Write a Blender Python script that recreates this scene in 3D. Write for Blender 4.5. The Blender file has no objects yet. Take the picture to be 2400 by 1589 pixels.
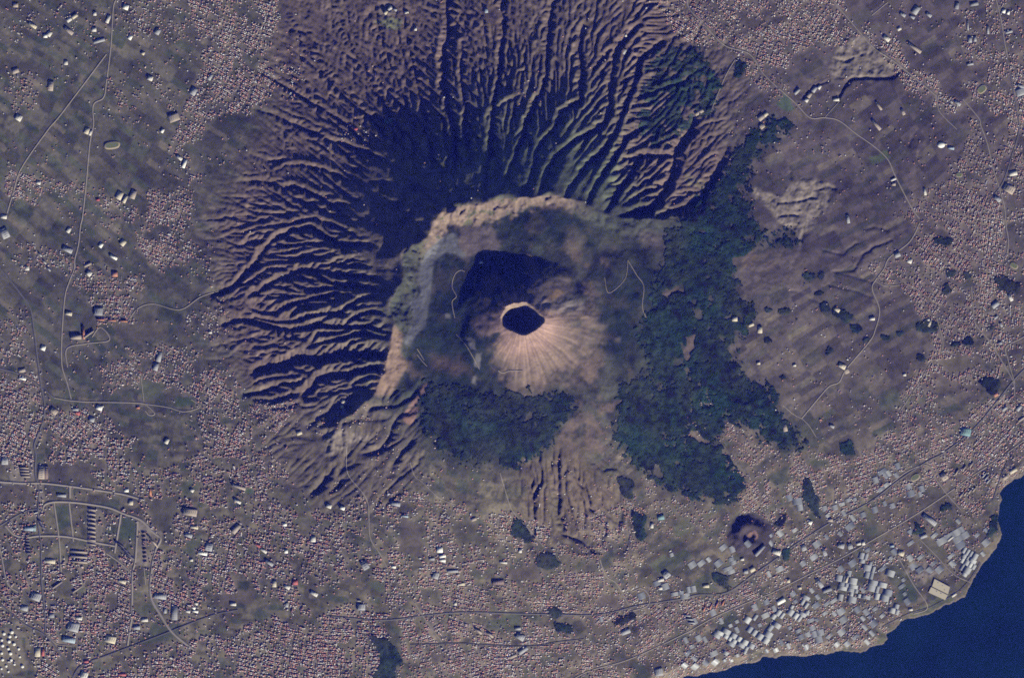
import bpy, bmesh, math, random
import numpy as np
from mathutils import Vector, Matrix

# ------------------------------------------------------------------ camera, sky, sun, exposure
SC = bpy.context.scene
COL = SC.collection
CAM_H = 100000.0
SUN_AZ = (0.50, -0.866); SUN_EL = math.radians(23.5)
cam_d = bpy.data.cameras.new('camera'); cam = bpy.data.objects.new('camera', cam_d); COL.objects.link(cam)
cam.location = (0, 0, CAM_H); cam.rotation_euler = (0, 0, 0)
cam_d.sensor_fit = 'HORIZONTAL'; cam_d.sensor_width = 36.0
cam_d.lens = 36.0*CAM_H/(2368*6.0)
cam_d.clip_start = 100.0; cam_d.clip_end = 400000.0
SC.camera = cam
W_ = bpy.data.worlds.new('World'); SC.world = W_; W_.use_nodes = True
nt = W_.node_tree; nt.nodes.clear()
sky = nt.nodes.new('ShaderNodeTexSky'); sky.sky_type = 'NISHITA'; sky.sun_disc = False
sky.sun_elevation = SUN_EL; sky.sun_rotation = math.atan2(SUN_AZ[0], SUN_AZ[1])
sky.air_density = 0.55; sky.dust_density = 0.15; sky.ozone_density = 1.0
bg = nt.nodes.new('ShaderNodeBackground'); bg.inputs['Strength'].default_value = 0.05
wo = nt.nodes.new('ShaderNodeOutputWorld')
nt.links.new(sky.outputs[0], bg.inputs[0]); nt.links.new(bg.outputs[0], wo.inputs[0])
sun_d = bpy.data.lights.new('sun', 'SUN'); sun_d.energy = 5.0; sun_d.angle = math.radians(0.5); sun_d.color = (1.0, 0.95, 0.89)
sun = bpy.data.objects.new('sun', sun_d); COL.objects.link(sun)
_d = Vector((SUN_AZ[0]*math.cos(SUN_EL), SUN_AZ[1]*math.cos(SUN_EL), math.sin(SUN_EL)))
sun.rotation_euler = _d.to_track_quat('Z', 'Y').to_euler(); sun.location = (4000, -6000, 5000)
vs = SC.view_settings; vs.view_transform = 'Standard'; vs.look = 'None'; vs.exposure = 0.30; vs.gamma = 1.0; vs.use_curve_mapping = False
SC.render.engine = 'CYCLES'; SC.cycles.volume_bounces = 0; SC.cycles.use_denoising = False; SC.cycles.max_bounces = 4; SC.cycles.diffuse_bounces = 0; SC.cycles.filter_width = 1.7
HAZE0 = 1.3e-6
KER, NIT, DIF, KLO, AC, CV1, CV2 = 0.035, 60, 0.055, 7.0, 4.0, 1.15, 0.55

#--TERRAIN-BEGIN
import numpy as np, math, random
MPP = 6.0                      # metres per picture unit on the ground
CS = 2.0                       # grid step in picture units
X0, Y0, NX, NY = -60.0, -60.0, 1245, 845
gx = X0 + CS*np.arange(NX); gy = Y0 + CS*np.arange(NY)
PX, PY = np.meshgrid(gx, gy)
rng = np.random.default_rng(7)

def blur(a, s):                # gaussian blur, sigma in cells (reflected edges)
    if s <= 0: return a
    p = int(min(3*s+2, 200)); b = np.pad(a, p, mode='reflect')
    fy = np.fft.fftfreq(b.shape[0])[:, None]; fx = np.fft.rfftfreq(b.shape[1])[None, :]
    g = np.exp(-2*(np.pi*s)**2*(fx*fx+fy*fy))
    return np.fft.irfft2(np.fft.rfft2(b)*g, s=b.shape)[p:-p, p:-p]

def noise(scale, octs=4, shape=None, gain=0.5, seed=None):   # smooth fractal noise, std 1, scale in picture units
    r = np.random.default_rng(seed) if seed is not None else rng
    sh = shape or (NY, NX); out = np.zeros(sh); a = 1.0
    for o in range(octs):
        s = scale/CS/2.5/(2**o)
        w = r.standard_normal(sh)
        fy = np.fft.fftfreq(sh[0])[:, None]; fx = np.fft.rfftfreq(sh[1])[None, :]
        w = np.fft.irfft2(np.fft.rfft2(w)*np.exp(-2*(np.pi*max(s, .3))**2*(fx*fx+fy*fy)), s=sh)
        out += a*w/w.std(); a *= gain
    return out/out.std()

def inpoly(poly, x, y):
    res = np.zeros(x.shape, bool); n = len(poly)
    for i in range(n):
        xa, ya = poly[i]; xb, yb = poly[(i+1) % n]
        if ya == yb: continue
        c = (ya > y) != (yb > y)
        res ^= c & (x < (xb-xa)*(y-ya)/(yb-ya)+xa)
    return res

def polymask(poly, x=None, y=None):
    x = PX if x is None else x; y = PY if y is None else y
    xs = [p[0] for p in poly]; ys = [p[1] for p in poly]; m = 40
    i0 = max(0, int((min(ys)-m-Y0)/CS)); i1 = min(NY, int((max(ys)+m-Y0)/CS)+2)
    j0 = max(0, int((min(xs)-m-X0)/CS)); j1 = min(NX, int((max(xs)+m-X0)/CS)+2)
    out = np.zeros((NY, NX), bool)
    if i1 > i0 and j1 > j0: out[i0:i1, j0:j1] = inpoly(poly, x[i0:i1, j0:j1], y[i0:i1, j0:j1])
    return out

def polydist(pts, x=None, y=None, win=None):   # distance to a polyline and parameter (interpolated 3rd value)
    x = PX if x is None else x; y = PY if y is None else y
    best = np.full(x.shape, 1e9); val = np.zeros(x.shape)
    for a, b in zip(pts[:-1], pts[1:]):
        dx, dy = b[0]-a[0], b[1]-a[1]; L = dx*dx+dy*dy+1e-9
        t = np.clip(((x-a[0])*dx+(y-a[1])*dy)/L, 0, 1)
        d = np.hypot(x-a[0]-t*dx, y-a[1]-t*dy); m = d < best
        best[m] = d[m]
        if len(a) > 2: val[m] = (a[2]+t*(b[2]-a[2]))[m]
    return best, val

def smooth(e0, e1, x):
    t = np.clip((x-e0)/(e1-e0), 0, 1); return t*t*(3-2*t)
def smax(a, b, k): 
    h = np.clip(.5+.5*(a-b)/k, 0, 1); return b+(a-b)*h+k*h*(1-h)

# ---------------------------------------------------------------- coast
COAST = [((1600+.338*a_)*.98667, (1059+.338*b_)*.98667) for a_, b_ in [(2700,-40),(2500,80),(2367,150),(2280,210),(2210,250),(2200,290),(2225,330),(2215,360),(2180,400),(2190,440),(2200,500),(2210,570),(2190,640),(2150,700),(2110,750),(2060,800),(2030,870),(1980,930),(1950,1000),(1910,1030),(1850,1050),(1780,1090),(1640,1140),(1540,1170),(1450,1230),(1410,1250),
  (1425,1290),(1380,1330),(1300,1350),(1250,1385),(1100,1380),(950,1400),(850,1410),(720,1415),(580,1430),(480,1465),(400,1475),(260,1505),(170,1540),(0,1560),(-100,1600),(-300,1680)]]
SEA = COAST + [(2600,1700),(2600,1000)]
wnx = noise(20, 4, seed=1)*1.8; wny = noise(20, 4, seed=2)*1.8
sea = polymask(SEA, PX+wnx, PY+wny)
coastd, _ = polydist(COAST, PX+wnx, PY+wny)

# ---------------------------------------------------------------- volcano
CX, CY = 1205., 741.
CREST = [(760,985,330),(820,945,430),(868,905,600),(890,850,740),(903,800,860),(912,750,940),(905,700,985),(922,662,1020),(934,625,1045),(936,590,1065),(960,566,1075),(985,550,1090),(1000,522,1110),
  (1022,495,1132),(1060,482,1128),(1105,476,1115),(1150,466,1095),(1210,459,1075),(1285,455,1050),(1340,470,985),(1395,500,900),(1450,505,765),(1530,508,575),(1620,512,410),(1740,508,230),(1860,500,110)]
rad = np.hypot(PX-CX, PY-CY); ang = np.arctan2(-(PY-CY), PX-CX)
n60 = noise(60, 4, seed=3); n200 = noise(220, 4, seed=4); n15 = noise(15, 3, seed=5); n500 = noise(500, 2, seed=6)
wr = rad + n60*5
zS = np.interp(wr, [0,150,180,260,350,480,680,880,1050,1180,1500,2200], [1290,850,800,705,560,400,235,118,55,30,22,15])
cd, cz = polydist(CREST, PX+n60*4+n15*1.5, PY+noise(60,4,seed=31)*4+n15*1.5)
CRESTPOLY = [(p[0], p[1]) for p in CREST] + [(1800,800),(1500,1100),(1100,1180),(760,1100)]
inside = polymask(CRESTPOLY, PX+n60*4+n15*1.5, PY)
base = 40+n200*8
zout = base + (cz-base)*np.exp(-cd/np.interp(PX, [0,960,1120,2000], [268,268,340,340]))
floor = 835 - .14*np.maximum(0, PY-560) - 1.5*np.maximum(0, PX-1310) - .12*np.maximum(0, 1050-PX) - 1.3*np.maximum(0, PY-780) + n60*8
floor = smax(zS, floor, 30)
cw = np.interp(PX, [900,1000,1150,1250,1400,1600], [36,42,46,28,40,60])
zin = cz - (cz-np.minimum(floor, cz-np.interp(PX, [1300,1420], [40,4])))*smooth(-4, cw, cd+n15*2.2+n60*3)
zin = np.where(cd < cw, np.maximum(zin, floor), floor)
zout = zout+(blur(zout, 12)-zout)*smooth(120, 260, cd)
zout = smax(zout, zS, 25)
z = np.where(inside, zin, zout)
# the great cone with its crater, and the small cone by the coast
cang = np.arctan2(-(PY-738), PX-1203)
rim = 44+3*np.cos(cang)+2*np.cos(2*cang+.4)+1.2*np.cos(5*cang+1)+n15*.9+5*np.exp(-((cang+.05)/.22)**2)-3*np.exp(-((cang-.75)/.3)**2)
rc_ = np.hypot(PX-1203, (PY-737)*1.2)
hrim = 1198+35*np.cos(cang-.5)+20*np.cos(3*cang)+n15*1.5
cone = hrim-(rc_-rim)*MPP*.60+.00055*np.maximum(rc_-rim, 0)**2*MPP
cone += 5*np.cos(cang*23+n60*1.5)*smooth(0, 50, rc_-rim)
z = np.where(rc_ < 190, smax(z, np.where(rc_ < rim, -1e3, np.minimum(cone, 1300)), 18), z)
pit = hrim-330*(1-np.clip((rc_-6)/(rim-6), 0, 1)**3.2)+n15*5*(rc_ < rim-6)
z = np.where(rc_ < rim, pit, z)
rk = np.hypot(PX-1733, (PY-1238)*1.05)
z += np.where(rk < 60, 80*smooth(52, 26, rk+n15*2)-52*smooth(22, 5, np.hypot(PX-1730, PY-1236)+n15*2), 0)
z += 45*np.exp(-(((PX-1757)/22)**2+((PY-938)/15)**2))-40*np.exp(-(((PX-1757)/11)**2+((PY-936)/8)**2))+35*np.exp(-(((PX-1722)/18)**2+((PY-932)/12)**2))-32*np.exp(-(((PX-1722)/8)**2+((PY-930)/6)**2))
Z_RAW = z.copy()
#--TERRAIN-MID
#--TERRAIN-MID
def cr(pts, ox, oy, k): return [((ox+k*a)*.98667, (oy+k*b)*.98667) for a, b in pts]
V4 = lambda p: cr(p, 960, 0, .3061)
V5 = lambda p: cr(p, 1300, 60, .3061)
L1 = lambda p: cr(p, 520, 500, .2028)
L2 = lambda p: cr(p, 560, 730, .2869)
T3 = lambda p: cr(p, 560, 180, .2041)
S8 = lambda p: cr(p, 800, 1059, .338)
VALLEYS = [ # (points, depth m, width)
 (V4([(285,-200),(285,0),(290,270),(260,420),(262,650),(300,850),(335,960),(350,1100),(360,1300)]), 55, 5),
 (V4([(690,-200),(700,0),(715,230),(690,500),(680,700),(640,830),(630,1000),(610,1250),(570,1480)]), 40, 4.5),
 (V4([(1190,-150),(1090,50),(1060,250),(1050,430),(1045,600),(1000,720),(940,830),(890,960),(870,1080),(790,1280),(720,1470)]), 40, 4.5),
 (V4([(975,330),(990,450),(985,560),(1045,640)]), 18, 3), (V4([(400,330),(400,620),(430,840),(420,1010),(440,1100)]), 28, 4),
 (V4([(860,560),(845,740),(620,870)]), 18, 3.5),
 (V4([(1330,200),(1290,370),(1310,580),(1320,760),(1160,870),(1110,1000),(1000,1120),(960,1280),(900,1460)]), 40, 4.5),
 (V5([(640,0),(480,170),(430,420),(425,620),(380,760),(200,870),(80,960),(0,1020),(-60,1140),(-120,1300)]), 40, 4.5),
 (V5([(820,130),(660,260),(600,470),(545,600),(510,700),(460,830),(370,960),(240,1090),(150,1200),(80,1320)]), 42, 5),
 (V5([(700,780),(540,870),(450,1040),(330,1190),(230,1370)]), 40, 5),
 (V5([(900,1000),(650,1010),(590,1130),(500,1260),(390,1420)]), 45, 5),
 (V5([(1060,720),(1020,850),(940,950),(890,1150),(850,1270),(720,1420),(520,1475)]), 60, 7),
 (V5([(1150,310),(1010,420),(800,500),(640,560)]), 18, 4), (V5([(960,150),(900,280),(780,480)]), 14, 3),
 (V5([(1230,740),(1150,760),(1000,850)]), 12, 3), (V5([(1310,930),(1250,1100),(1130,1290),(980,1400),(800,1470)]), 22, 6),
 (L1([(-120,930),(150,850),(250,725),(390,590),(480,400),(620,310),(830,190),(1040,160),(1200,260),(1330,345),(1500,380),(1750,350),(2000,420)]), 45, 5),
 (L1([(320,960),(450,880),(640,760),(900,640),(1000,640),(1300,690),(1500,720),(1760,730)]), 30, 4.5),
 (L1([(840,810),(1000,870),(1280,860),(1500,840),(1750,880)]), 24, 4),
 (L1([(250,1020),(340,1095),(500,1135),(640,1130),(760,1060),(900,1020),(1150,970),(1300,920)]), 24, 4),
 (L1([(300,820),(420,700),(560,640),(800,650)]), 18, 3.5), (L1([(1100,700),(1300,800),(1650,830),(1850,900)]), 18, 4),
 (L1([(20,1280),(160,1240),(350,1240),(600,1290),(800,1345),(1000,1325),(1150,1290),(1300,1320),(1500,1310),(1700,1310),(1950,1390)]), 34, 4.5),
 (L1([(380,1190),(690,1250),(900,1240),(980,1200),(1100,1190),(1340,1140)]), 24, 4), (L1([(1080,1270),(1300,1190),(1500,1060),(1650,980),(1850,960)]), 24, 4),
 (L1([(1480,1250),(1600,1170),(1750,1120),(1950,1180)]), 20, 3.5), (L1([(1000,1520),(1080,1450),(1130,1380),(1250,1390),(1500,1360),(1750,1380)]), 24, 4),
 (L1([(60,330),(200,380),(320,330),(450,310)]), 14, 4), (L1([(520,150),(750,130),(1100,60),(1400,180),(1600,300)]), 22, 4),
 (L2([(140,480),(270,440),(350,425),(480,380),(650,390),(800,350),(950,340),(1190,350)]), 62, 7),
 (L2([(540,680),(600,600),(640,550),(720,520),(900,510),(1100,460)]), 52, 6),
 (L2([(560,300),(640,260),(800,230),(1000,180),(1200,210)]), 26, 4), (L2([(930,600),(990,560),(1080,530)]), 30, 4),
 (L2([(30,680),(200,650),(350,580),(500,570)]), 24, 3.5), (L2([(130,715),(280,720),(500,660),(600,640)]), 24, 3.5), (L2([(130,580),(200,550),(420,510)]), 16, 3),
 (L2([(850,900),(1050,870),(1065,800),(1110,775),(1300,755),(1410,690),(1480,600)]), 50, 6),
 (L2([(1060,880),(1200,880),(1250,860)]), 28, 4), (L2([(980,1150),(1150,1130),(1220,1030),(1270,900),(1330,830)]), 46, 5),
 (L2([(1250,1320),(1270,1210),(1340,1130),(1410,1050)]), 55, 6), (L2([(600,1480),(650,1440),(730,1340),(770,1270),(745,1180)]), 42, 5),
 (L2([(750,1470),(800,1420),(830,1370)]), 26, 4), (L2([(560,950),(640,870),(770,810)]), 24, 4), (L2([(690,1010),(740,990),(790,900)]), 28, 5),
 (L2([(1020,1280),(1100,1260),(1160,1220)]), 16, 4), (L2([(1100,680),(1180,700),(1230,600)]), 30, 4),
 (T3([(1000,740),(1260,800),(1400,850),(1700,1000),(1900,1130),(2100,1310),(2300,1530)]), 34, 4.5),
 (T3([(1380,930),(1500,950),(1650,1040),(1860,1170)]), 14, 4), (T3([(500,1300),(640,1260),(980,1410),(1200,1540)]), 26, 4),
 (T3([(430,1080),(550,1020),(750,1010),(1150,1130),(1230,1200)]), 20, 4), (T3([(140,890),(330,980),(520,960)]), 16, 4),
 (T3([(1330,500),(1560,460),(1750,560)]), 18, 4), (T3([(0,1200),(300,1200),(580,1280)]), 16, 4),
 (S8([(1500,40),(1500,100),(1510,250),(1490,400),(1520,480),(1540,570),(1640,605),(1760,680)]), 30, 3.5),
 (S8([(1370,60),(1385,130),(1370,230),(1330,310)]), 22, 3), (S8([(1535,120),(1550,200),(1570,350),(1600,450),(1625,540)]), 20, 3),
 (S8([(1600,180),(1640,250),(1690,380),(1680,520)]), 18, 3), (S8([(1610,150),(1680,240),(1750,400),(1830,480),(1830,570)]), 22, 3.5),
 (S8([(1280,60),(1320,180),(1315,260)]), 16, 3), (S8([(1050,180),(1070,320)]), 16, 3), (S8([(1140,200),(1110,300)]), 16, 3),
]
import time
def erode(h, K, dx, its, m=0.42, D=0.02, jit=0.6, KMX=1.0, seed=11, Ac=0):
    r = np.random.default_rng(seed); ny, nx = h.shape; N = ny*nx
    idx = np.arange(N).reshape(ny, nx)
    offs = [(-1,0),(1,0),(0,-1),(0,1),(-1,-1),(-1,1),(1,-1),(1,1)]
    dist = [1,1,1,1,2**.5,2**.5,2**.5,2**.5]
    edge = np.zeros((ny, nx), bool); edge[0]=edge[-1]=True; edge[:,0]=edge[:,-1]=True
    Kf = K.ravel().astype(np.float32)
    h = h.astype(np.float32)
    nz = blur(r.standard_normal((ny, nx)), 1.2); nz = (nz/nz.std()*jit).astype(np.float32)
    for it in range(its):
        hp = np.pad(h+nz/(1+it*.15), 1, mode='edge'); c = hp[1:-1,1:-1]
        best = np.full((ny, nx), 0, np.float32); rc = idx.copy(); ds = np.ones((ny, nx), np.float32)
        for (dy, dx_), d in zip(offs, dist):
            s = (c-hp[1+dy:1+dy+ny, 1+dx_:1+dx_+nx])/d
            s *= 1+.10*(r.random((ny, nx), dtype=np.float32)-.5)
            mk = s > best
            best = np.where(mk, s, best); rc = np.where(mk, idx+dy*nx+dx_, rc); ds = np.where(mk, d, ds)
        rc[edge] = idx[edge]
        pit = (rc == idx) & ~edge
        rc = rc.ravel()
        # accumulate drainage by pointer jumping
        A = np.ones(N+1, np.float64); A[N] = 0
        ptr = np.append(np.where(rc == np.arange(N), N, rc), N)
        for k in range(11):
            A = A+np.bincount(ptr, A, minlength=N+1); A[N] = 0; ptr = ptr[ptr]
        A = A[:N].astype(np.float32)
        F = Kf*np.maximum(A-Ac, 0)**m/(ds.ravel())
        hf = h.ravel(); root = rc == np.arange(N)
        a = np.where(root, hf, hf/(1+F)); b = np.where(root, 0, F/(1+F)).astype(np.float32)
        p = rc.copy()
        for k in range(11):
            a = a+b*a[p]; b = b*b[p]; p = p[p]
        h2 = np.minimum(a.reshape(ny, nx), h)
        if pit.any():
            nb = np.min([np.pad(h2,1,mode='edge')[1+dy:1+dy+ny,1+q:1+q+nx] for dy,q in offs], axis=0)
            h2 = np.where(pit, nb+.05, h2)
        h = h2
        hp = np.pad(h, 1, mode='edge')
        lap = hp[:-2,1:-1]+hp[2:,1:-1]+hp[1:-1,:-2]+hp[1:-1,2:]-4*h
        h = h+D*lap*np.minimum(1, K/KMX*3)
    return h, A.reshape(ny, nx)
F6 = lambda p: cr(p, 1600, 530, .338)
C3 = lambda p: cr(p, 1600, 0, .338)
_V2 = [(F6([(980,170),(1100,200),(1200,120)]), 12, 3), (F6([(1050,320),(1180,310),(1230,230),(1300,150),(1440,90)]), 16, 3.5), (F6([(1000,410),(1160,440),(1300,490)]), 12, 3),
 (F6([(1100,330),(1180,350),(1260,380),(1300,400)]), 10, 3), (F6([(640,450),(800,460),(950,540),(1080,600),(1200,700)]), 10, 4), (F6([(200,720),(400,640),(560,600)]), 8, 4),
 (C3([(1080,700),(1110,600),(1170,545),(1330,545),(1440,535),(1520,490)]), 30, 3.5), (C3([(1040,410),(1130,420),(1230,380)]), 14, 3), (C3([(820,690),(900,610),(1000,560)]), 14, 3),
 (C3([(300,1100),(180,1240),(100,1330)]), 22, 5), (C3([(920,1320),(1000,1290),(1050,1300)]), 22, 4), (C3([(640,1410),(800,1400),(920,1370)]), 14, 3.5), (C3([(680,1510),(720,1490),(780,1500)]), 18, 4),
 (C3([(40,520),(30,640),(10,760)]), 10, 4), (C3([(1590,960),(1570,1000)]), 14, 4), (C3([(1640,1060),(1640,1080)]), 14, 4), (C3([(740,1200),(745,1230)]), 14, 3),
 (cr([(190,110),(240,60),(300,50)], 800, 0, .338), 24, 6), (F6([(820,90),(850,60)]), 24, 6), (F6([(1260,20),(1330,0),(1420,20)]), 12, 4)]
VALLEYS += [(p, d_*.6, w_) for p, d_, w_ in _V2]
shade_ = np.clip(1.25*np.exp(-((PX-890)/115.)**2-((PY-450)/120.)**2)+np.exp(-((PX-885)/55.)**2-((PY-610)/60.)**2), 0, 1)
VALLEYS += [([(900,330),(830,240),(745,165),(660,40),(610,-40)], 22, 4), ([(930,310),(860,200),(825,130),(770,20),(750,-60)], 22, 4), ([(960,290),(910,170),(880,90),(850,-60)], 20, 3.5), ([(985,280),(955,160),(935,60),(925,-60)], 18, 3.5), ([(860,350),(790,280),(700,225),(600,160)], 20, 4), ([(830,385),(760,325),(690,290),(590,250)], 18, 3.5), ([(885,300),(800,225),(700,130),(640,90)], 14, 3), ([(945,270),(885,190),(810,70),(790,-40)], 14, 3), ([(905,280),(840,160),(720,40)], 14, 3)]
def carve(k, wk):
    for pts, dep, wid in VALLEYS:
        xs = [p[0] for p in pts]; ys = [p[1] for p in pts]
        j0 = max(0, int((min(xs)-40-X0)/CS)); j1 = min(NX, int((max(xs)+40-X0)/CS)); i0 = max(0, int((min(ys)-40-Y0)/CS)); i1 = min(NY, int((max(ys)+40-Y0)/CS))
        if j1 <= j0 or i1 <= i0: continue
        s = np.s_[i0:i1, j0:j1]
        d, _ = polydist(pts, PX[s]+n15[s]*2, PY[s]+n60[s]*1.5)
        z[s] -= dep*k*np.exp(-(d/(wid*wk))**2*.7)*np.where(inside[s], .3, 1)*(1-.75*shade_[s])
carve(CV1, 1)
# where running water has cut the flanks
GUL = [(500,780),(500,520),(540,400),(610,300),(640,60),(690,-80),(1500,-80),(1640,110),(1720,180),(1690,300),(1650,420),(1560,510),(1440,512),(1340,470),(1285,455),(1150,466),(1022,495),(936,590),(905,700),(868,905),(790,975),(600,930)]
gul = blur(polymask(GUL, PX+n60*10, PY+n15*4).astype(float), 16); gul = np.minimum(1, gul*1.15)
GUL2 = [(600,930),(800,970),(900,880),(960,890),(975,1080),(900,1180),(740,1180),(600,1060)]
GUL3 = [(1180,1050),(1430,1050),(1480,1300),(1220,1300)]
gul = np.maximum(gul, .35*blur(polymask(GUL2).astype(float), 9)); gul = np.maximum(gul, .5*blur(polymask(GUL3).astype(float), 9))
gul = np.where(inside & (PY < 900), 0.0, gul)
gul_soft = blur(polymask(GUL, PX+n60*22+n200*14, PY+n60*18).astype(float), 17)
gul_e = gul*(1-.93*shade_)*(1-.62*smooth(520, 820, z)*smooth(1020, 1120, PX))
wi0, wi1, wj0, wj1 = 0, int((1280-Y0)/CS), int((440-X0)/CS), int((1800-X0)/CS)
W = np.s_[wi0:wi1, wj0:wj1]
steepen = np.clip(z/500., .25, 1.)
z += noise(10, 3, seed=9)*1.1*gul
t_ = time.time()
ez, EA = erode(z[W], (gul_e*KER*(1+KLO*(1-np.clip(z/900,0,1))))[W], CS*MPP, NIT, D=DIF, Ac=AC, KMX=KER)
z[W] = .45*ez+.55*blur(ez, .75)
carve(CV2, .8)
print('erosion', time.time()-t_)
#--BODY
CPX, CPY = 1184.0, 784.0
def tile(k): return {'A':(0,0),'B':(800,0),'C':(1600,0),'D':(0,530),'E':(800,530),'F':(1600,530),'G':(0,1059),'H':(800,1059),'I':(1600,1059)}[k]
TK = .338*.98667
def T(k, pts): ox, oy = tile(k); return cr(pts, ox, oy, .338)
def wx(px): return (px-CPX)*MPP
def wy(py): return (CPY-py)*MPP

# ------------------------------------------------------------------ ground cover
rough = (noise(14, 3, seed=21)*1.3+noise(45, 3, seed=22)*2.5)*(.45+.55*np.clip(gul+inside, 0, 1))
z += rough*np.where(sea, 0, 1)*smooth(3, 20, coastd)*np.where(rc_ < 120, .25, 1)
z += noise(7, 2, seed=23)*1.2*(.35+.65*np.clip(gul+inside, 0, 1))*np.where(sea, 0, 1)*np.where(rc_ < 120, .3, 1)
QU = [T('C', [(440,1270),(640,1380),(720,1240),(960,1230),(1020,1290),(980,1350),(1000,1440),(930,1520),(880,1600),(760,1600),(640,1500),(500,1400)]), T('F', [(760,0),(880,0),(860,60),(820,120),(780,160)]),
      T('C', [(1060,380),(1120,260),(1250,230),(1520,490),(1360,530),(1200,520),(1100,560),(1000,560)]), T('I', [(1540,790),(1640,730),(1760,740),(1780,800),(1700,850),(1660,900),(1600,860)]),
      T('B', [(280,90),(360,40),(400,120),(330,160),(300,150)]), T('D', [(2230,1400),(2380,1380),(2400,1560),(2260,1560)]), L2([(770,930),(860,940),(1090,1040),(1080,1090),(930,1060),(830,1100),(760,1050)])]
def soft(polys, s=1.5, w=6, v=3):
    m = np.zeros((NY, NX), bool); dx = n60*w+n15*v; dy = np.roll(n60, 97, 1)*w+np.roll(n15, 61, 0)*v
    for p in polys: m |= polymask(p, PX+dx, PY+dy)
    return np.clip(blur(m.astype(float), s), 0, 1)
quarry = soft(QU, 1.5)
z += quarry*(noise(20, 4, seed=24)*7+noise(9, 2, seed=25)*3)
land_z = np.maximum(2.0, .4+coastd*MPP*.035)
z = np.where(sea, np.maximum(-12, -1.5-coastd*.5), np.where(coastd < 25, np.minimum(np.maximum(z, 2.2), land_z+np.maximum(z-land_z, 0)*coastd/25.), np.maximum(z, 2.2)))

FOREST = [[(1478,260),(1490,190),(1530,115),(1600,112),(1640,150),(1665,200),(1640,260),(1590,300),(1560,340),(1500,345)],
 [(1640,430),(1690,385),(1740,310),(1790,275),(1835,285),(1800,335),(1750,375),(1720,440),(1735,520),(1775,545),(1830,535),(1840,575),(1760,560),(1712,600),(1705,680),(1745,712),(1720,770),(1700,850),(1762,885),(1800,960),(1880,1030),(1900,1042),(1810,1042),(1710,985),(1650,975),(1640,1010),(1670,1060),(1720,1110),(1692,1160),(1600,1132),(1540,1112),(1480,1082),(1430,1022),(1422,940),(1450,885),(1520,850),(1480,780),(1500,700),(1530,620),(1540,560),(1600,480)],
 [(965,905),(1000,888),(1100,893),(1200,900),(1310,912),(1318,960),(1288,1000),(1258,1040),(1170,1080),(1100,1062),(1010,1022),(975,980)]]
GROVE = [T('H', [(1200,440),(1290,480),(1350,590),(1310,610),(1180,560)]), T('H', [(1350,700),(1450,690),(1520,730),(1460,800),(1350,790)]), T('H', [(1410,1080),(1500,1050),(1540,1100),(1480,1150)]),
 T('H', [(2000,380),(2100,430),(2110,600),(2060,630),(1990,520)]), T('H', [(200,1240),(300,1270),(400,1380),(400,1600),(210,1600),(280,1440)]), T('H', [(1850,1170),(2000,1110),(2040,1140),(1940,1200)]),
 T('I', [(590,480),(680,420),(690,500),(620,520)]), T('I', [(830,180),(900,200),(990,420),(960,470),(900,380),(840,300)]), T('I', [(700,640),(750,640),(740,740),(690,740)]), T('I', [(210,820),(340,840),(330,960),(240,900)]), T('I', [(1570,470),(1640,480),(1700,560),(1620,560)]),
 T('I', [(2150,430),(2200,440),(2200,560),(2140,620),(2110,560)]), T('I', [(1780,380),(1830,350),(1870,400),(1760,430)]), T('F', [(1600,680),(1700,640),(1770,680),(1740,740),(1640,740)]), T('F', [(2030,1080),(2100,1030),(2180,1070),(2180,1170),(2110,1180)]),
 T('C', [(360,430),(460,440),(400,510),(330,540)]), T('I', [(0,40),(70,90),(60,160),(200,250),(330,310),(340,360),(230,330),(130,270),(0,240)]), T('I', [(160,60),(270,60),(260,130),(340,190),(430,240),(380,260),(250,180)]), T('F', [(1080,1490),(1180,1490),(1230,1568),(1100,1568)]), T('H', [(1460,1170),(1590,1180),(1570,1250),(1480,1240)]), T('H', [(1900,170),(2020,200),(2010,330),(1940,290)])]
for x, y, r in [(880,360,34),(960,370,30),(940,470,26),(980,560,40),(1060,600,38),(1130,640,46),(1190,720,40),(1260,770,26),(1400,780,30),(1870,350,40),(1830,440,40),(2250,430,60),(1650,920,40),(700,590,40),(590,560,24),(680,1030,24),(1020,880,30),(1500,740,30),(560,780,34),(860,430,22),(800,650,24),(1960,790,40),(1880,820,34),(2220,380,40),(2060,780,30),(1770,100,30),(1840,110,34),(1990,350,34),(640,1180,34),(2150,700,34)]:
    GROVE.append(T('F', [(x+r*math.cos(a)*1.1, y+r*math.sin(a)*.8) for a in np.linspace(0, 6.28, 9)[:-1]]))
fedge = noise(9, 3, seed=35)*.16+noise(30, 2, seed=36)*.12
wn_ = np.random.default_rng(12).standard_normal((NY, NX))*.16
forests = [(q_+fedge*1.2+wn_ > .5) & (q_ > .15) for q_ in (soft([p], 7, 6, 3) for p in FOREST)]
for k in range(3): forests[k] &= ~sea
clear_ = soft([T('E', [(1590,1300),(1650,1200),(1800,1260),(1960,1190),(1900,1290),(1800,1340),(1900,1560),(1450,1568),(1500,1500)]), T('F', [(0,800),(70,790),(60,930),(0,920)]), T('F', [(60,1400),(180,1490),(130,1520),(40,1480)]), T('F', [(260,1340),(380,1400),(430,1568),(350,1568)]), T('E', [(2200,440),(2367,380),(2367,440),(2220,470)]), T('E', [(1120,1060),(1200,1040),(1350,1190),(1270,1220),(1150,1130)]), T('F', [(330,200),(620,180),(640,280),(400,300)])], 1.2, 4, 3)
patchy = noise(26, 4, seed=33)
forests[1] &= (clear_ < .5) & (patchy < 1.9); forests[2] &= (clear_ < .5) & (patchy < 2.0)
forests[0] &= noise(18, 3, seed=34) < .55
gq_ = soft(GROVE, 1.8, 3.5, 3); groves = (gq_+wn_*.9 > .5) & (gq_ > .15) & ~sea
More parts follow.
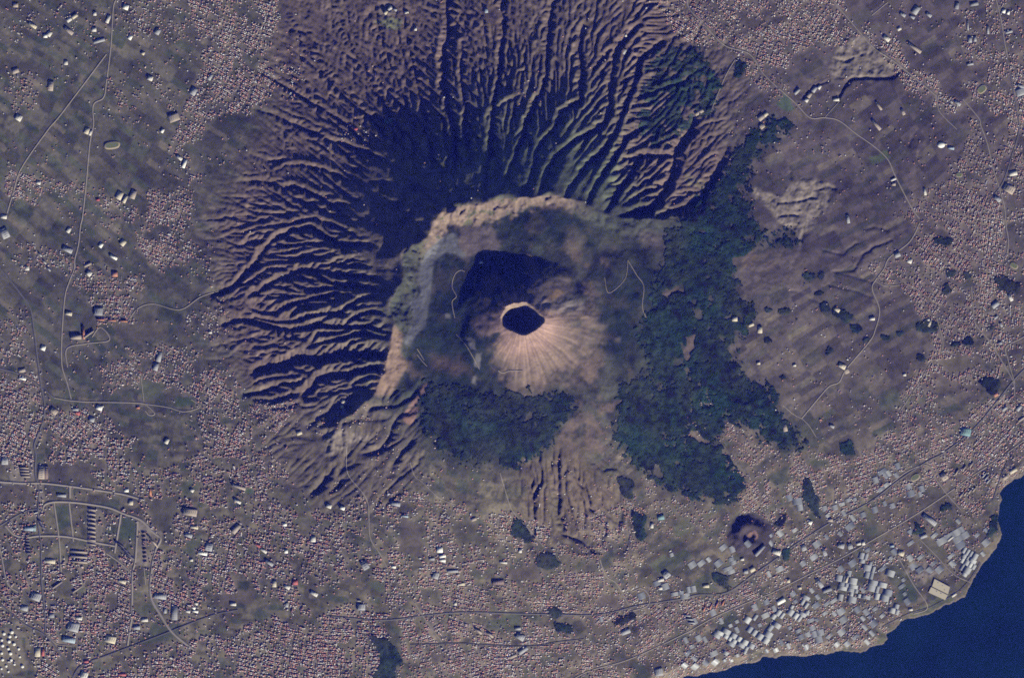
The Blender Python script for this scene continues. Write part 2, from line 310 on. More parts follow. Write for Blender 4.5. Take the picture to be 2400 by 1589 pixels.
forest_any = forests[0] | forests[1] | forests[2] | groves

def C(*c): return np.array(c, float)
alb = np.zeros((NY, NX, 3))
def lay(mask, col, var=0.0, n=None):
    global alb
    c = np.asarray(col)
    if var: c = c*(1+var*np.clip((n if n is not None else n60), -2.5, 2.5))[..., None]
    alb = alb*(1-mask[..., None])+c*mask[..., None]
t_lr = smooth(700, 1500, PX)[..., None]
alb[:] = C(.116, .106, .076)*(1-t_lr)+C(.120, .100, .080)*t_lr
lowr = smooth(850, 1250, PY)[..., None]; alb = alb*(1-lowr*.6)+C(.152, .132, .076)*lowr*.6
topr = (smooth(1500, 1900, PX)*(1-smooth(500, 900, PY)))[..., None]
alb = alb*(1-topr*.6)+C(.102, .080, .080)*topr*.6
# field parcels
def parcels(angle, w, h, seed):
    ca, sa = math.cos(angle), math.sin(angle); u = (PX*ca+PY*sa)/w+n200*.2; v = (-PX*sa+PY*ca)/h+np.roll(n200, 50, 0)*.2+n500*1.5
    iu = np.floor(u).astype(np.int64); v = v+.37*(iu*2654435761 % 97)/97.; iv = np.floor(v).astype(np.int64)
    hsh = (iu*73856093 ^ iv*19349663 ^ seed*83492791) & 0xffff
    r1 = (hsh*40503 & 0xffff)/65535.; r2 = ((hsh*30011+777) & 0xffff)/65535.
    return r1, r2
pa = parcels(-.55, 50, 15, 1); pb = parcels(.62, 44, 15, 2); pc = parcels(.1, 26, 14, 3)
zr = (PX > 1250); zl = (PY > 900) & ~zr
r1 = np.where(zr, pa[0], np.where(zl, pc[0], pb[0])); r2 = np.where(zr, pa[1], np.where(zl, pc[1], pb[1]))
r1 = blur(r1, .4); r2 = blur(r2, .4)
alb *= (.58+.74*r1)[..., None]
pale = smooth(.90, .93, np.roll(r2, 31, 1))*.6; alb = alb*(1-pale[..., None])+C(.22, .185, .135)*pale[..., None]
green = smooth(.66, .9, r2)*np.where(zr & (PY < 900), .25, .55)
alb = alb*(1-green[..., None])+C(.062, .088, .045)*green[..., None]
alb *= np.clip(1+.08*n15+.09*n60+.08*n200+.07*noise(8, 2, seed=51), .4, 1.8)[..., None]
tr = smooth(.75, 1.5, noise(13, 3, seed=52)+.5*noise(70, 2, seed=53))
lay(tr*.48*(1-.65*smooth(1550, 1700, PX)*(1-smooth(800, 950, PY))), C(.046, .054, .040), .2, n15)
# gullied flanks: bare chestnut woods and brush
flank = np.clip(gul_soft*.9+.2*gul, 0, 1)*np.where(inside, 0, 1)
fb = C(.150, .108, .088)*(1-smooth(-1, 1.5, n200)[..., None]*.35)+C(.118, .100, .076)*smooth(-1, 1.5, n200)[..., None]*.35
topf = smooth(200, 700, z)[..., None]
fb = fb*(1-.3*topf)+C(.12, .125, .075)*.3*topf
grf = (smooth(0, .9, np.cos(ang-1.05))*smooth(350, 800, z)*.75)[..., None]      # greener above, towards the eastern rim
fb = fb*(1-grf)+C(.085, .115, .065)*grf
lay(flank*.92, fb, .16, n15)
alb *= np.clip(1+.10*noise(9, 2, seed=41)*flank, .5, 1.6)[..., None]
lay(blur(polymask(GUL2, PX+n60*8, PY+n15*8).astype(float), 6)*.7, C(.125, .100, .074), .2, n15)
# inside the old caldera
cal = blur((inside & (cd >= 4)).astype(float), 1.5)*np.clip(1-smooth(300, 420, rad+n60*12), 0, 1)
south = np.clip(1-smooth(250, 330, rad+n60*14+n15*6), 0, 1)*(1-flank)
scr = (C(.036, .042, .029)+(smooth(1230, 1330, PX)*(1-.8*smooth(1380, 1480, PX)))[..., None]*C(.022, .016, .013)+smooth(860, 980, PY)[..., None]*C(.01, .01, .006))*(1+.30*np.clip(noise(20, 4, seed=42), -2, 2))[..., None]
lay(np.maximum(cal, south*.95), scr)
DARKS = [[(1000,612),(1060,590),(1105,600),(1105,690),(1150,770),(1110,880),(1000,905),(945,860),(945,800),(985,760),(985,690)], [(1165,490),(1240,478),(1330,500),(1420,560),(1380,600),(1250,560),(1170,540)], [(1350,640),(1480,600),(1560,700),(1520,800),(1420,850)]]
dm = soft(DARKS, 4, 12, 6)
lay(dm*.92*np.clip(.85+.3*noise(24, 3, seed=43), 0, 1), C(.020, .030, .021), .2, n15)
br = np.clip(noise(34, 4, seed=44)-.5, 0, 1)*south
lay(br*.7*(1-dm*.8), C(.17, .125, .09))
# cliffs of the caldera wall, paler where the rock is bare
cl = np.clip(1-smooth(cw*.75, cw*1.1, cd+n15*5), 0, 1)*np.where(inside & (cz > 780), 1, 0)*np.interp(PX, [900,940,1000,1300,1420,1480], [.2,.35,1,.75,.1,0])
cl0 = blur((inside & (cd < cw*1.1) & (cz > 780)).astype(float), 1)
lay(blur(cl, .7), C(.215, .160, .122), .16, noise(8, 3, seed=45))
lay(cl0*smooth(1010, 960, PX)*.8, C(.048, .058, .038), .2, n15)
lay(blur(cl, 1)*smooth(.9, 1.6, noise(13, 3, seed=46)), C(.10, .105, .06))
lay(cl0*smooth(1290, 1380, PX)*.85, C(.052, .060, .040), .2, n15)
lay(soft([[(1380,470),(1500,495),(1600,505),(1620,560),(1500,560),(1380,540)]], 5, 8, 5)*.8, C(.05, .056, .038), .2, n15)
# dry tongues of the western wall
DRY = [T('E', [(370,690),(440,740),(400,850),(440,960),(390,1060),(330,1160),(220,1160),(240,1000),(310,900),(340,780)])]
lay(soft(DRY, 1.5, 3, 2), C(.235, .165, .118), .1, n15)
lay(soft([T('E', [(560,1110),(620,1100),(500,1240),(460,1250)]), T('E', [(470,1260),(540,1250),(520,1330),(480,1380),(420,1320)])], 1, 2, 1), C(.28, .17, .13))
lay(soft([T('E', [(640,870),(800,880),(880,960),(800,1010),(640,980)])], 3, 8, 5)*.6, C(.17, .12, .09))
lay(soft([T('E', [(840,10),(1080,0),(1110,170),(900,200),(820,110)])], 1.5, 3, 3)*.85, C(.155, .125, .115), .1, n15)
lay(soft([T('E', [(2040,60),(2300,60),(2200,170),(2060,140)])], 3, 5, 3)*.5, C(.15, .12, .11))
# ash of the great cone
lobe = 68+112*np.clip(np.cos(ang+.78), 0, 1)**.8+10*np.cos(ang*9+n60*.8)+9*np.cos(ang*21+n60*1.5)+4*n15
lobe = lobe+n60*7+n15*4; ash = (1-smooth(lobe*.58, lobe*1.22, rad))
streak = np.cos(ang*31+n60*1.6)*.5+np.cos(ang*57+n200*2)*.5
pink = 1-smooth(62, 112, rad+6*streak)
ashc = C(.215, .158, .126)*(1-pink[..., None])+C(.34, .225, .185)*pink[..., None]
ashc = ashc*(1+.17*streak+.10*np.cos(ang*83+n200*3))[..., None]
lay(ash*np.clip(.93+.12*streak, 0, 1), ashc, .06, n15)
gr = T('E', [(1300,560),(1380,500),(1640,510),(1680,600),(1480,610)]); lay(soft([gr], 2.5, 3, 3)*np.clip(.55+.3*np.cos(ang*70+n60), 0, 1), C(.31, .265, .235))
gr = T('E', [(1240,500),(1340,260),(1400,380),(1570,340),(1610,460),(1400,480),(1340,540)]); lay(soft([gr], 2, 3, 3)*.7, C(.19, .15, .13))
gr = T('E', [(1370,520),(1480,440),(1540,440),(1500,490)]); lay(soft([gr], .8, 2, 1)*.8, C(.30, .20, .10))
lay(((rc_ < rim)*1.0), C(.30, .225, .165), .1, noise(6, 2, seed=48))
lay(soft([T('E', [(900,640),(1000,620),(1080,690),(1050,760),(960,760)])], 2, 3, 2)*.7, C(.21, .15, .13))
# grey lava of the last flow
LAVA = [[((900+.211*a)*.98667, (420+.211*b)*.98667) for a, b in [(770,610),(830,640),(830,690),(800,740),(930,800),(900,850),(700,800),(600,880),(545,950),(530,1150),(500,1250),(470,1350),(465,1564),(380,1600),(340,1500),(280,1400),(350,1340),(430,1250),(410,1100),(430,950),(500,800),(640,690)]], T('E', [(480,540),(590,560),(580,690),(530,730),(470,830),(440,800),(510,690)])]
lava = np.clip(soft(LAVA, 2.0, 2, 2)*2.2, 0, 1)
lay(lava, C(.135, .138, .142), .08, n15)
lay(soft([T('E', [(870,770),(930,780),(930,850),(890,840)]), T('E', [(930,880),(980,870),(960,980),(920,960)]), T('E', [(910,1030),(940,1030),(940,1090),(915,1090)]), T('E', [(740,610),(780,610),(780,640),(740,640)]), T('E', [(1060,480),(1110,465),(1100,500),(1060,510)])], .7, 2, 1)*.8, C(.18, .17, .165))
lay(blur(forest_any.astype(float), 5)*.65, C(.045, .056, .036), .2, n15)
lay(clear_*.75*np.clip(.75+.4*noise(16, 3, seed=54), 0, 1), C(.150, .112, .088), .14, noise(12, 3, seed=49))
lay(quarry*.85, C(.225, .19, .155), .18, noise(10, 3, seed=50))
FIELDS = [(T('C', [(690,650),(740,690),(790,770),(720,790),(640,740)]), C(.085, .13, .07)), (T('C', [(790,760),(880,815),(810,835),(720,790)]), C(.17, .14, .09)), (T('C', [(1280,1110),(1400,1060),(1420,1110),(1300,1150)]), C(.095, .12, .06)),
 (T('B', [(230,150),(420,140),(410,220),(330,215)]), C(.22, .23, .12)), (T('G', [(340,80),(620,85),(640,190),(345,200)]), C(.10, .085, .07)), (T('C', [(0,1180),(180,1280),(160,1350),(0,1240)]), C(.20, .17, .10)), (T('I', [(1660,560),(1740,590),(1860,710),(1830,770),(1640,620)]), C(.13, .12, .08)),
 (T('I', [(1500,920),(1600,930),(1640,1040),(1500,1040)]), C(.06, .08, .05)), (T('D', [(990,1070),(1130,1070),(1150,1200),(1000,1210)]), C(.11, .12, .07)), (T('D', [(1210,1200),(1350,1190),(1360,1240),(1220,1260)]), C(.06, .09, .045)), (T('D', [(790,680),(1180,650),(1160,760),(980,800),(800,790)]), C(.13, .11, .08)),
 (T('G', [(840,450),(950,490),(945,605),(830,600)]), C(.05, .075, .04)), (T('G', [(400,380),(490,380),(500,500),(410,540)]), C(.07, .09, .05)), (T('G', [(1690,250),(1770,250),(1770,300),(1700,300)]), C(.06, .11, .05)), (T('A', [(90,1400),(160,1370),(190,1420),(110,1470)]), C(.11, .12, .06)),
 (T('F', [(1700,1010),(1800,1010),(1790,1060),(1720,1060)]), C(.14, .10, .08)), (T('F', [(1740,940),(1960,900),(2050,960),(1890,1030)]), C(.13, .11, .07)), (T('C', [(1850,540),(2160,440),(2140,420)]), C(.12, .09, .08)), (T('H', [(2040,870),(2180,850),(2180,930),(2060,930)]), C(.12, .11, .06)), (T('H', [(1790,960),(1930,1000),(1920,1080),(1770,1060)]), C(.12, .095, .08))]
OPEN2 = [T('G', p) for p in ([(1000,330),(1240,300),(1240,420),(1100,560),(1020,430)], [(1290,620),(1400,560),(1400,640),(1330,720)], [(1480,980),(1760,960),(1740,1060),(1480,1070)], [(1630,480),(1760,420),(1740,520)], [(1050,1190),(1280,1180),(1200,1290),(960,1330)], [(0,230),(200,230),(230,330),(0,340)], [(2080,470),(2180,450),(2150,530)], [(1240,250),(1330,180),(1420,250),(1330,330)], [(660,60),(740,60),(760,130),(680,140)], [(330,900),(470,900),(560,960),(420,1000)])]+[T('H', p) for p in ([(1000,1160),(1230,1120),(1230,1250),(1000,1230)], [(420,440),(560,520),(560,720),(400,680)], [(750,470),(900,470),(950,600),(800,640)], [(160,900),(300,880),(290,1000)], [(1100,820),(1350,760),(1400,900),(1150,870)], [(540,950),(680,950),(660,1050),(560,1050)], [(1420,300),(1480,250),(1560,560),(1460,500)], [(600,1400),(720,1380),(740,1460),(620,1460)])]+[T('I', p) for p in ([(900,460),(1000,430),(1040,540),(930,560)], [(1240,520),(1350,480),(1360,560),(1260,590)], [(1480,560),(1640,600),(1660,680),(1580,720)], [(1640,250),(1780,220),(1800,300),(1700,330)], [(850,60),(1000,40),(1020,110),(900,110)], [(640,1230),(760,1220),(740,1300),(660,1300)], [(330,1190),(470,1190),(470,1250),(350,1260)])]
for k_, p in enumerate(OPEN2): FIELDS.append((p, [C(.105, .095, .066), C(.085, .098, .056), C(.12, .098, .075)][k_ % 3]))
for p, c in FIELDS: lay(soft([p], .7, 2.5, 1.5)*.8, c, .12, n15)
rkm = (rk < 56)*1.0
lay(blur(rkm, 2)*.85, C(.058, .046, .046), .2, n15)
lay(blur((np.hypot(PX-1738, PY-1240) < 11+n15*3)*1.0, .6), C(.32, .20, .16))

# ------------------------------------------------------------------ where people build
drng = np.random.default_rng(31); SEEDS = np.column_stack([drng.uniform(-40, 2420, 110), drng.uniform(-40, 1610, 110)])
sd = np.full((NY, NX), 1e9); district = np.zeros((NY, NX), int)
for k_, (sx_, sy_) in enumerate(SEEDS):
    q_ = (PX-sx_)**2+(PY-sy_)**2+n60*500; m_ = q_ < sd; sd[m_] = q_[m_]; district[m_] = k_
def base_angle(x, y): return -.10 if (y > 1050 and x < 1300) else (.6 if (x > 1450 and y > 950) else (1.2 if x > 2000 and y < 950 else (-.62 if x > 1450 else (-.5 if x < 700 else .1))))
DANG = np.array([base_angle(x, y)+drng.normal(0, .22) for x, y in SEEDS])
da = DANG[district]; du = (PX-SEEDS[district, 0])*np.cos(da)-(PY-SEEDS[district, 1])*np.sin(da); dv = (PX-SEEDS[district, 0])*np.sin(da)+(PY-SEEDS[district, 1])*np.cos(da)
PV, PU = 8.6, 31.0
lane = np.maximum(1-np.abs((dv+PV/2) % PV-PV/2)/1.5, 1-np.abs((du+PU/2) % PU-PU/2)/1.6); lane = np.clip(lane, 0, 1)
URBAN = [ # polygon, density
 ([(415,-60),(640,-60),(650,80),(622,130),(640,190),(600,240),(560,262),(480,272),(425,330),(402,300),(440,230),(462,140),(440,60)], .95), ([(640,60),(690,130),(690,225),(640,200)], .45), ([(170,-60),(420,-60),(430,90),(330,90),(260,60)], .32),
 ([(330,440),(430,440),(452,540),(432,622),(380,640),(318,560)], .95), ([(15,395),(95,405),(100,470),(35,490)], .8), ([(90,420),(262,445),(260,475),(100,455)], .5), ([(255,455),(300,440),(310,500),(265,530)], .6),
 ([(0,-60),(170,-60),(170,80),(60,100),(0,140)], .22), ([(20,160),(90,160),(100,260),(20,270)], .35), ([(340,180),(400,180),(420,250),(350,240)], .5), ([(250,190),(320,190),(320,250),(260,250)], .4), ([(440,240),(480,240),(460,330),(410,350)], .7), ([(400,340),(440,360),(480,420),(440,440),(390,400)], .45),
 ([(20,560),(160,560),(180,620),(60,640),(20,620)], .4), ([(150,600),(330,640),(300,740),(190,690),(150,660)], .6), ([(410,560),(500,580),(500,660),(430,650)], .3), ([(220,720),(310,720),(310,760),(220,760)], .6), ([(420,720),(530,690),(550,790),(440,800)], .35), ([(20,730),(60,690),(60,880),(0,900),(-60,800)], .5),
 ([(-60,880),(90,860),(110,960),(60,1090),(-60,1100)], .85), ([(100,970),(250,960),(300,1010),(280,1090),(100,1085)], .75), ([(220,830),(420,800),(420,860),(340,910),(230,900)], .55), ([(380,800),(470,800),(440,880),(380,900)], .6), ([(470,850),(560,870),(560,930),(470,940),(400,900)], .9), ([(550,990),(560,930),(680,930),(640,990),(560,1030),(480,1090),(440,1060),(500,1000)], .95), ([(450,940),(560,930),(500,1020),(450,1010)], .5),
 ([(440,1040),(600,1020),(680,1100),(620,1170),(520,1160),(440,1120)], .75), ([(250,1060),(420,1080),(460,1170),(330,1190),(240,1120)], .55), ([(200,1180),(360,1190),(370,1290),(280,1300),(200,1270)], .35), ([(-60,1120),(120,1110),(100,1290),(-60,1300)], .45), ([(-60,1290),(90,1280),(110,1440),(-60,1440)], .6), ([(100,1290),(310,1270),(310,1450),(260,1520),(120,1500)], .92), ([(360,1180),(640,1170),(660,1250),(560,1330),(440,1280),(380,1260)], .55), ([(350,1290),(480,1280),(700,1330),(720,1390),(560,1390),(380,1400)], .9), ([(540,1180),(820,1180),(850,1330),(700,1330),(580,1260)], .62), ([(300,1400),(520,1400),(480,1450),(310,1490)], .3),
 ([(480,1460),(620,1430),(880,1400),(900,1650),(160,1650),(220,1560),(330,1510)], .95), ([(100,1480),(230,1500),(200,1650),(60,1650)], .6), ([(920,1420),(1240,1440),(1400,1450),(1500,1650),(920,1650),(930,1500)], .92), ([(780,1160),(960,1120),(1080,1160),(1230,1190),(1240,1420),(900,1420),(820,1300)], .52), ([(1230,1190),(1400,1180),(1420,1310),(1560,1330),(1620,1430),(1420,1440),(1240,1400)], .72), ([(960,1290),(1140,1290),(1160,1380),(980,1400)], .7),
 ([(1400,1170),(1460,1130),(1500,1300),(1430,1330)], .65), ([(1400,1420),(1640,1390),(1720,1350),(1760,1390),(1500,1480),(1400,1650)], .95), ([(1480,1480),(1680,1450),(1760,1530),(1500,1600)], .55), ([(1480,1080),(1560,1130),(1680,1180),(1700,1240),(1520,1250),(1470,1180)], .4), ([(1560,940),(1640,980),(1660,1060),(1600,1060),(1540,980)], .3), ([(1680,1090),(1760,1080),(1800,1150),(1830,1210),(1790,1250),(1720,1190)], .85), ([(1640,960),(1740,990),(1800,1060),(1760,1100),(1680,1060)], .6),
 ([(1820,1020),(1960,1050),(2080,1010),(2160,930),(2240,960),(2368,860),(2440,860),(2440,1040),(2320,1110),(2300,1180),(2200,1130),(2060,1180),(1900,1210),(1800,1130)], .85), ([(1830,1200),(2060,1180),(2060,1300),(1900,1350),(1760,1400),(1700,1330),(1790,1260)], .5), ([(2060,1180),(2290,1180),(2300,1260),(2180,1320),(2060,1300)], .45), ([(2180,1080),(2300,1090),(2300,1190),(2200,1170)], .9), ([(1760,1400),(2060,1330),(2080,1440),(1900,1500),(1700,1540)], .45), ([(1850,1480),(2040,1440),(2030,1500),(1780,1540)], .75), ([(2060,1290),(2270,1250),(2250,1350),(2100,1330)], .3),
 ([(2110,480),(2230,420),(2330,470),(2330,700),(2240,740),(2200,760),(2150,640),(2120,560)], .95), ([(2030,610),(2110,590),(2200,740),(2190,870),(2150,880),(2150,760),(2090,680),(2030,660)], .7), ([(2180,740),(2330,720),(2350,860),(2240,900),(2180,880)], .65), ([(2130,850),(2190,880),(2120,990),(2060,1030),(2030,1010),(2080,930)], .85), ([(2230,280),(2360,320),(2440,420),(2440,480),(2200,430)], .5), ([(2100,430),(2240,400),(2240,470),(2110,500)], .55), ([(2330,480),(2440,480),(2440,860),(2360,860),(2320,700)], .45),
 ([(1500,-60),(1920,-60),(1990,60),(1960,120),(1900,90),(1830,110),(1810,150),(1740,175),(1690,150),(1650,110),(1560,80)], .85), ([(1920,0),(2000,60),(2080,120),(2200,210),(2230,260),(2160,250),(2080,190),(2000,130),(1960,90)], .85), ([(2220,20),(2360,20),(2440,420),(2320,420),(2340,300),(2290,200),(2200,140)], .42), ([(2270,-60),(2320,-60),(2370,260),(2440,420),(2350,430),(2300,140)], .8), ([(1690,150),(1760,160),(1860,250),(1840,270),(1760,220)], .5), ([(2230,160),(2340,170),(2340,250),(2240,240)], .6), ([(1470,-60),(1540,-60),(1600,80),(1540,60)], .4),
 ([(2200,110),(2300,90),(2300,140),(2220,150)], .6), ([(720,950),(850,920),(860,980),(740,1010)], .25), ([(800,270),(880,290),(870,330),(800,310)], .25), ([(1000,-60),(1090,-60),(1060,20),(1010,10)], .4), ([(1200,170),(1240,170),(1240,260),(1200,250)], .14)]
dens = np.zeros((NY, NX))
for p, d in URBAN: dens = np.maximum(dens, d*polymask(p, PX+n60*9+n15*4, PY+np.roll(n60, 80, 1)*9).astype(float))
dens = blur(dens, 1.5)*np.clip(.98+.34*noise(38, 3, seed=61)+.34*noise(14, 2, seed=62), .04, 1.3)
dens = np.clip(dens, 0, 2)**1.25*1.08; dens *= (1-tr*.7)*np.clip(.95+.5*noise(7, 2, seed=64), .1, 1.3)
away = np.where(flank > .5, .003, .022)*np.where(south > .3, 0, 1)*np.where(inside & (PY < 900), 0, 1)
dens = np.maximum(dens, away*np.clip(1+1.2*noise(60, 3, seed=63), 0, 3))
dens[sea | forest_any] = 0; dens[coastd < 2.5] = 0
open_ = np.zeros((NY, NX), bool)
for p, c in FIELDS: open_ |= polymask(p, PX+n60*2.5, PY+n15*2)
dens[open_] *= .04; dens[quarry > .5] *= .12; dens[rk < 56] *= 0.05
urb = np.clip(blur(dens, 2)*1.1, 0, 1)
fan = soft([S8([(1150,20),(1700,20),(1950,300),(1850,560),(1500,600),(1250,330)])], 10, 10, 6)
lay(fan*.55, C(.165, .118, .078), .15, n15)
lay(urb*.72, C(.242, .197, .146), .18, n15)
lay(lane*urb*.55, C(.26, .225, .19), .1, n15)
for p in ([(245,210),(300,215),(305,400),(285,500),(250,480)], [(960,470),(1120,560),(1115,660),(1065,690),(1055,800),(935,790),(945,600)], [(0,200),(300,210),(300,225),(0,218)], [(490,230),(505,230),(505,320),(485,320)], [(600,400),(720,400),(720,640),(610,640)], [(80,80),(240,70),(240,210),(80,205)]): lay(soft([T('G', p)], .8, 1.5, 1)*.6, C(.285, .245, .20), .15, n15)
lay(soft([T('G', [(-60,1225),(160,1235),(190,1500),(-60,1560)])], 1.2, 2, 1)*.7, C(.27, .235, .165), .15, n15)
lay(np.where(sea, 0, 1)*(1-smooth(1.2, 3.4, coastd+n15*1.2))*.7, C(.25, .205, .155), .08, n15)
lay(sea*1.0, C(.12, .11, .09))
alb = np.clip(alb, .012, .6)
# ------------------------------------------------------------------ helpers for meshes, materials, tags
def zat(px, py):
    fx = np.clip((np.asarray(px, float)-X0)/CS, 0, NX-1.001); fy = np.clip((np.asarray(py, float)-Y0)/CS, 0, NY-1.001)
    j = fx.astype(int); i = fy.astype(int); a = fx-j; b = fy-i
    return (z[i, j]*(1-a)+z[i, j+1]*a)*(1-b)+(z[i+1, j]*(1-a)+z[i+1, j+1]*a)*b
def tag(o, label=None, cat=None, group=None, kind=None):
    if label: o['label'] = label
    if cat: o['category'] = cat
    if group: o['group'] = group
    if kind: o['kind'] = kind
    return o
def mesh_from(name, V, F, mats, cols=None, smooth_=False, midx=None, cname='tint'):
    """V (n,3), F (m,4) or list of arrays of equal-sided faces"""
    me = bpy.data.meshes.new(name); Fs = F if isinstance(F, list) else [F]
    loops = np.concatenate([f.ravel() for f in Fs]).astype(np.int32)
    tot = np.concatenate([np.full(len(f), f.shape[1]) for f in Fs]).astype(np.int32)
    st = np.concatenate([[0], np.cumsum(tot)[:-1]]).astype(np.int32)
    me.vertices.add(len(V)); me.vertices.foreach_set('co', np.asarray(V, np.float32).ravel())
    me.loops.add(len(loops)); me.loops.foreach_set('vertex_index', loops)
    me.polygons.add(len(tot)); me.polygons.foreach_set('loop_start', st); me.polygons.foreach_set('loop_total', tot)
    if smooth_: me.polygons.foreach_set('use_smooth', np.ones(len(tot), bool))
    if midx is not None: me.polygons.foreach_set('material_index', np.asarray(midx, np.int32))
    if cols is not None:
        dom = 'POINT' if len(cols) == len(V) else 'FACE'
        at = me.attributes.new(cname, 'FLOAT_COLOR', dom)
        c4 = np.ones((len(cols), 4), np.float32); c4[:, :3] = cols; at.data.foreach_set('color', c4.ravel())
    for m in (mats if isinstance(mats, (list, tuple)) else [mats]): me.materials.append(m)
    me.update(calc_edges=True); me.validate()
    return me
def link(name, me, parent=None, loc=None, rz=0):
    o = bpy.data.objects.new(name, me); COL.objects.link(o)
    if parent is not None: o.parent = parent
    if loc is not None: o.location = loc
    if rz: o.rotation_euler = (0, 0, rz)
    return o
MATS = {}
def mat(name, color=(.2,.2,.2), attr=None, rough=.9, var=.12, scale=.02, bump=0.0, spec=.2, bscale=None):
    m = bpy.data.materials.new(name); m.use_nodes = True; n = m.node_tree.nodes; l = m.node_tree.links
    b = n['Principled BSDF']; b.inputs['Roughness'].default_value = rough; b.inputs['Specular IOR Level'].default_value = spec
    geo = n.new('ShaderNodeNewGeometry')
    if attr:
        src = n.new('ShaderNodeAttribute'); src.attribute_name = attr; base_ = src.outputs['Color']
    else:
        src = n.new('ShaderNodeRGB'); src.outputs[0].default_value = (*color, 1); base_ = src.outputs[0]
    nz = n.new('ShaderNodeTexNoise'); nz.inputs['Scale'].default_value = scale; nz.inputs['Detail'].default_value = 4; nz.inputs['Roughness'].default_value = .65
    l.new(geo.outputs['Position'], nz.inputs['Vector'])
    mr = n.new('ShaderNodeMapRange'); mr.inputs['From Min'].default_value = .25; mr.inputs['From Max'].default_value = .75; mr.inputs['To Min'].default_value = 1-var; mr.inputs['To Max'].default_value = 1+var
    l.new(nz.outputs['Fac'], mr.inputs['Value'])
    mx = n.new('ShaderNodeVectorMath'); mx.operation = 'SCALE'; l.new(base_, mx.inputs[0]); l.new(mr.outputs['Result'], mx.inputs['Scale'])
    l.new(mx.outputs['Vector'], b.inputs['Base Color'])
    if bump:
        bn = n.new('ShaderNodeTexNoise'); bn.inputs['Scale'].default_value = bscale or scale*1.5; bn.inputs['Detail'].default_value = 4
        l.new(geo.outputs['Position'], bn.inputs['Vector'])
        bp = n.new('ShaderNodeBump'); bp.inputs['Strength'].default_value = 1.0; bp.inputs['Distance'].default_value = bump
        l.new(bn.outputs['Fac'], bp.inputs['Height']); l.new(bp.outputs['Normal'], b.inputs['Normal'])
    MATS[name] = m; return m
M_GROUND = mat('earth', attr='tint', rough=.95, var=.22, scale=.035, bump=1.2, bscale=.03, spec=.05)
M_LEAF = mat('foliage', attr='tint', rough=.95, var=.25, scale=.05, spec=.05)
M_ROADC = mat('pale_road', (.285,.25,.21), rough=.9, var=.12, scale=.05)
M_ROADA = mat('asphalt', (.125,.118,.115), rough=.9, var=.15, scale=.05)
M_TRACK = mat('dirt_track', (.25,.215,.175), rough=.95, var=.15, scale=.05)
M_RAIL = mat('rail_ballast', (.085,.08,.08), rough=.95, var=.15, scale=.05)
M_TOWN = mat('roofs_and_walls', attr='tint', rough=.85, var=.08, scale=.15)
M_WALL = mat('rendered_wall', (.45,.41,.36), rough=.9, var=.08, scale=.2)

# ------------------------------------------------------------------ terrain, cut into the pieces one would name
VX = np.stack([wx(PX), wy(PY), z], -1).reshape(-1, 3)
VC = alb.reshape(-1, 3)
def cells(m): return (m[:-1,:-1].astype(int)+m[1:,:-1]+m[:-1,1:]+m[1:,1:]) >= 2
reg = np.zeros((NY-1, NX-1), int)
reg[cells(flank > .45)] = 1
reg[cells((inside & (rad < 420)) | (south > .5))] = 2
reg[cells(cl > .35)] = 3
reg[cells(ash > .5)] = 4
reg[cells(lava > .5)] = 5
reg[cells(rc_ < rim+1)] = 6
reg[cells(quarry > .5)] = 7
reg[cells(rk < 56)] = 8
reg[cells((coastd < 5) & ~sea & (PX > 1500))] = 9
NAMES = [('ground', 'brown farmland and town ground around the volcano down to the sea'), ('mountainside', 'brown outer mountainside cut by radiating gullies with deep blue shadows'), ('caldera_floor', 'dark green scrubby ground between the old ridge and the crater cone'), ('cliff', 'pale tan cliff band curving above the crater cone'),
 ('volcanic_cone', 'pinkish ash slopes of the cone around the dark crater'), ('lava_flow', 'smooth grey lava strip curving below the tan cliff'), ('crater', 'round crater with a pale lit inner wall and black shadow'), ('quarry', 'rough greyish quarried and stony ground in patches among the fields'), ('hill', 'small dark cone hill with a reddish pit near the coast'), ('beach', 'thin pale strip of beach along the blue sea')]
idx = np.arange(NY*NX).reshape(NY, NX)
QUAD = np.stack([idx[1:,:-1], idx[1:,1:], idx[:-1,1:], idx[:-1,:-1]], -1).reshape(-1, 4)
rf = reg.ravel()
for k, (nm, lb) in enumerate(NAMES):
    q = QUAD[rf == k]
    if not len(q): continue
    u, inv = np.unique(q, return_inverse=True)
    o = link(nm, mesh_from(nm, VX[u], inv.reshape(-1, 4), M_GROUND, VC[u], True)); tag(o, lb, nm.replace('_', ' '), kind='structure')
# the country beyond the frame, and the sea
OX = np.arange(-1180, 3560, 20.); OY = np.arange(-1180, 2760, 20.)
ox, oy = np.meshgrid(OX, OY)
osea = inpoly(COAST+[(600,1850),(-300,2100),(-1300,2500),(-1300,3000),(4000,3000),(4000,500),(3000,850)], ox, oy)
hole = (ox > X0+40) & (ox < X0+CS*NX-40) & (oy > Y0+40) & (oy < Y0+CS*NY-40)
ex_ = np.clip(ox, X0+3, X0+CS*NX-6); ey_ = np.clip(oy, Y0+3, Y0+CS*NY-6); od = np.hypot(ox-ex_, oy-ey_)
zb_ = zat(ex_, ey_); oz = np.where(od > 0, 24+(zb_-24)*np.exp(-od/500.)-3, zb_-10); oz = np.where(osea | (zb_ < 0), -13., oz)
oi = np.arange(ox.size).reshape(ox.shape); keep = ~(hole[:-1,:-1] & hole[1:,:-1] & hole[:-1,1:] & hole[1:,1:])
oq = np.stack([oi[1:,:-1], oi[1:,1:], oi[:-1,1:], oi[:-1,:-1]], -1)[keep]
orng = np.random.default_rng(5); oc = C(.165, .138, .108)*(1+.22*orng.standard_normal(ox.size)[:, None]); 
u, inv = np.unique(oq, return_inverse=True)
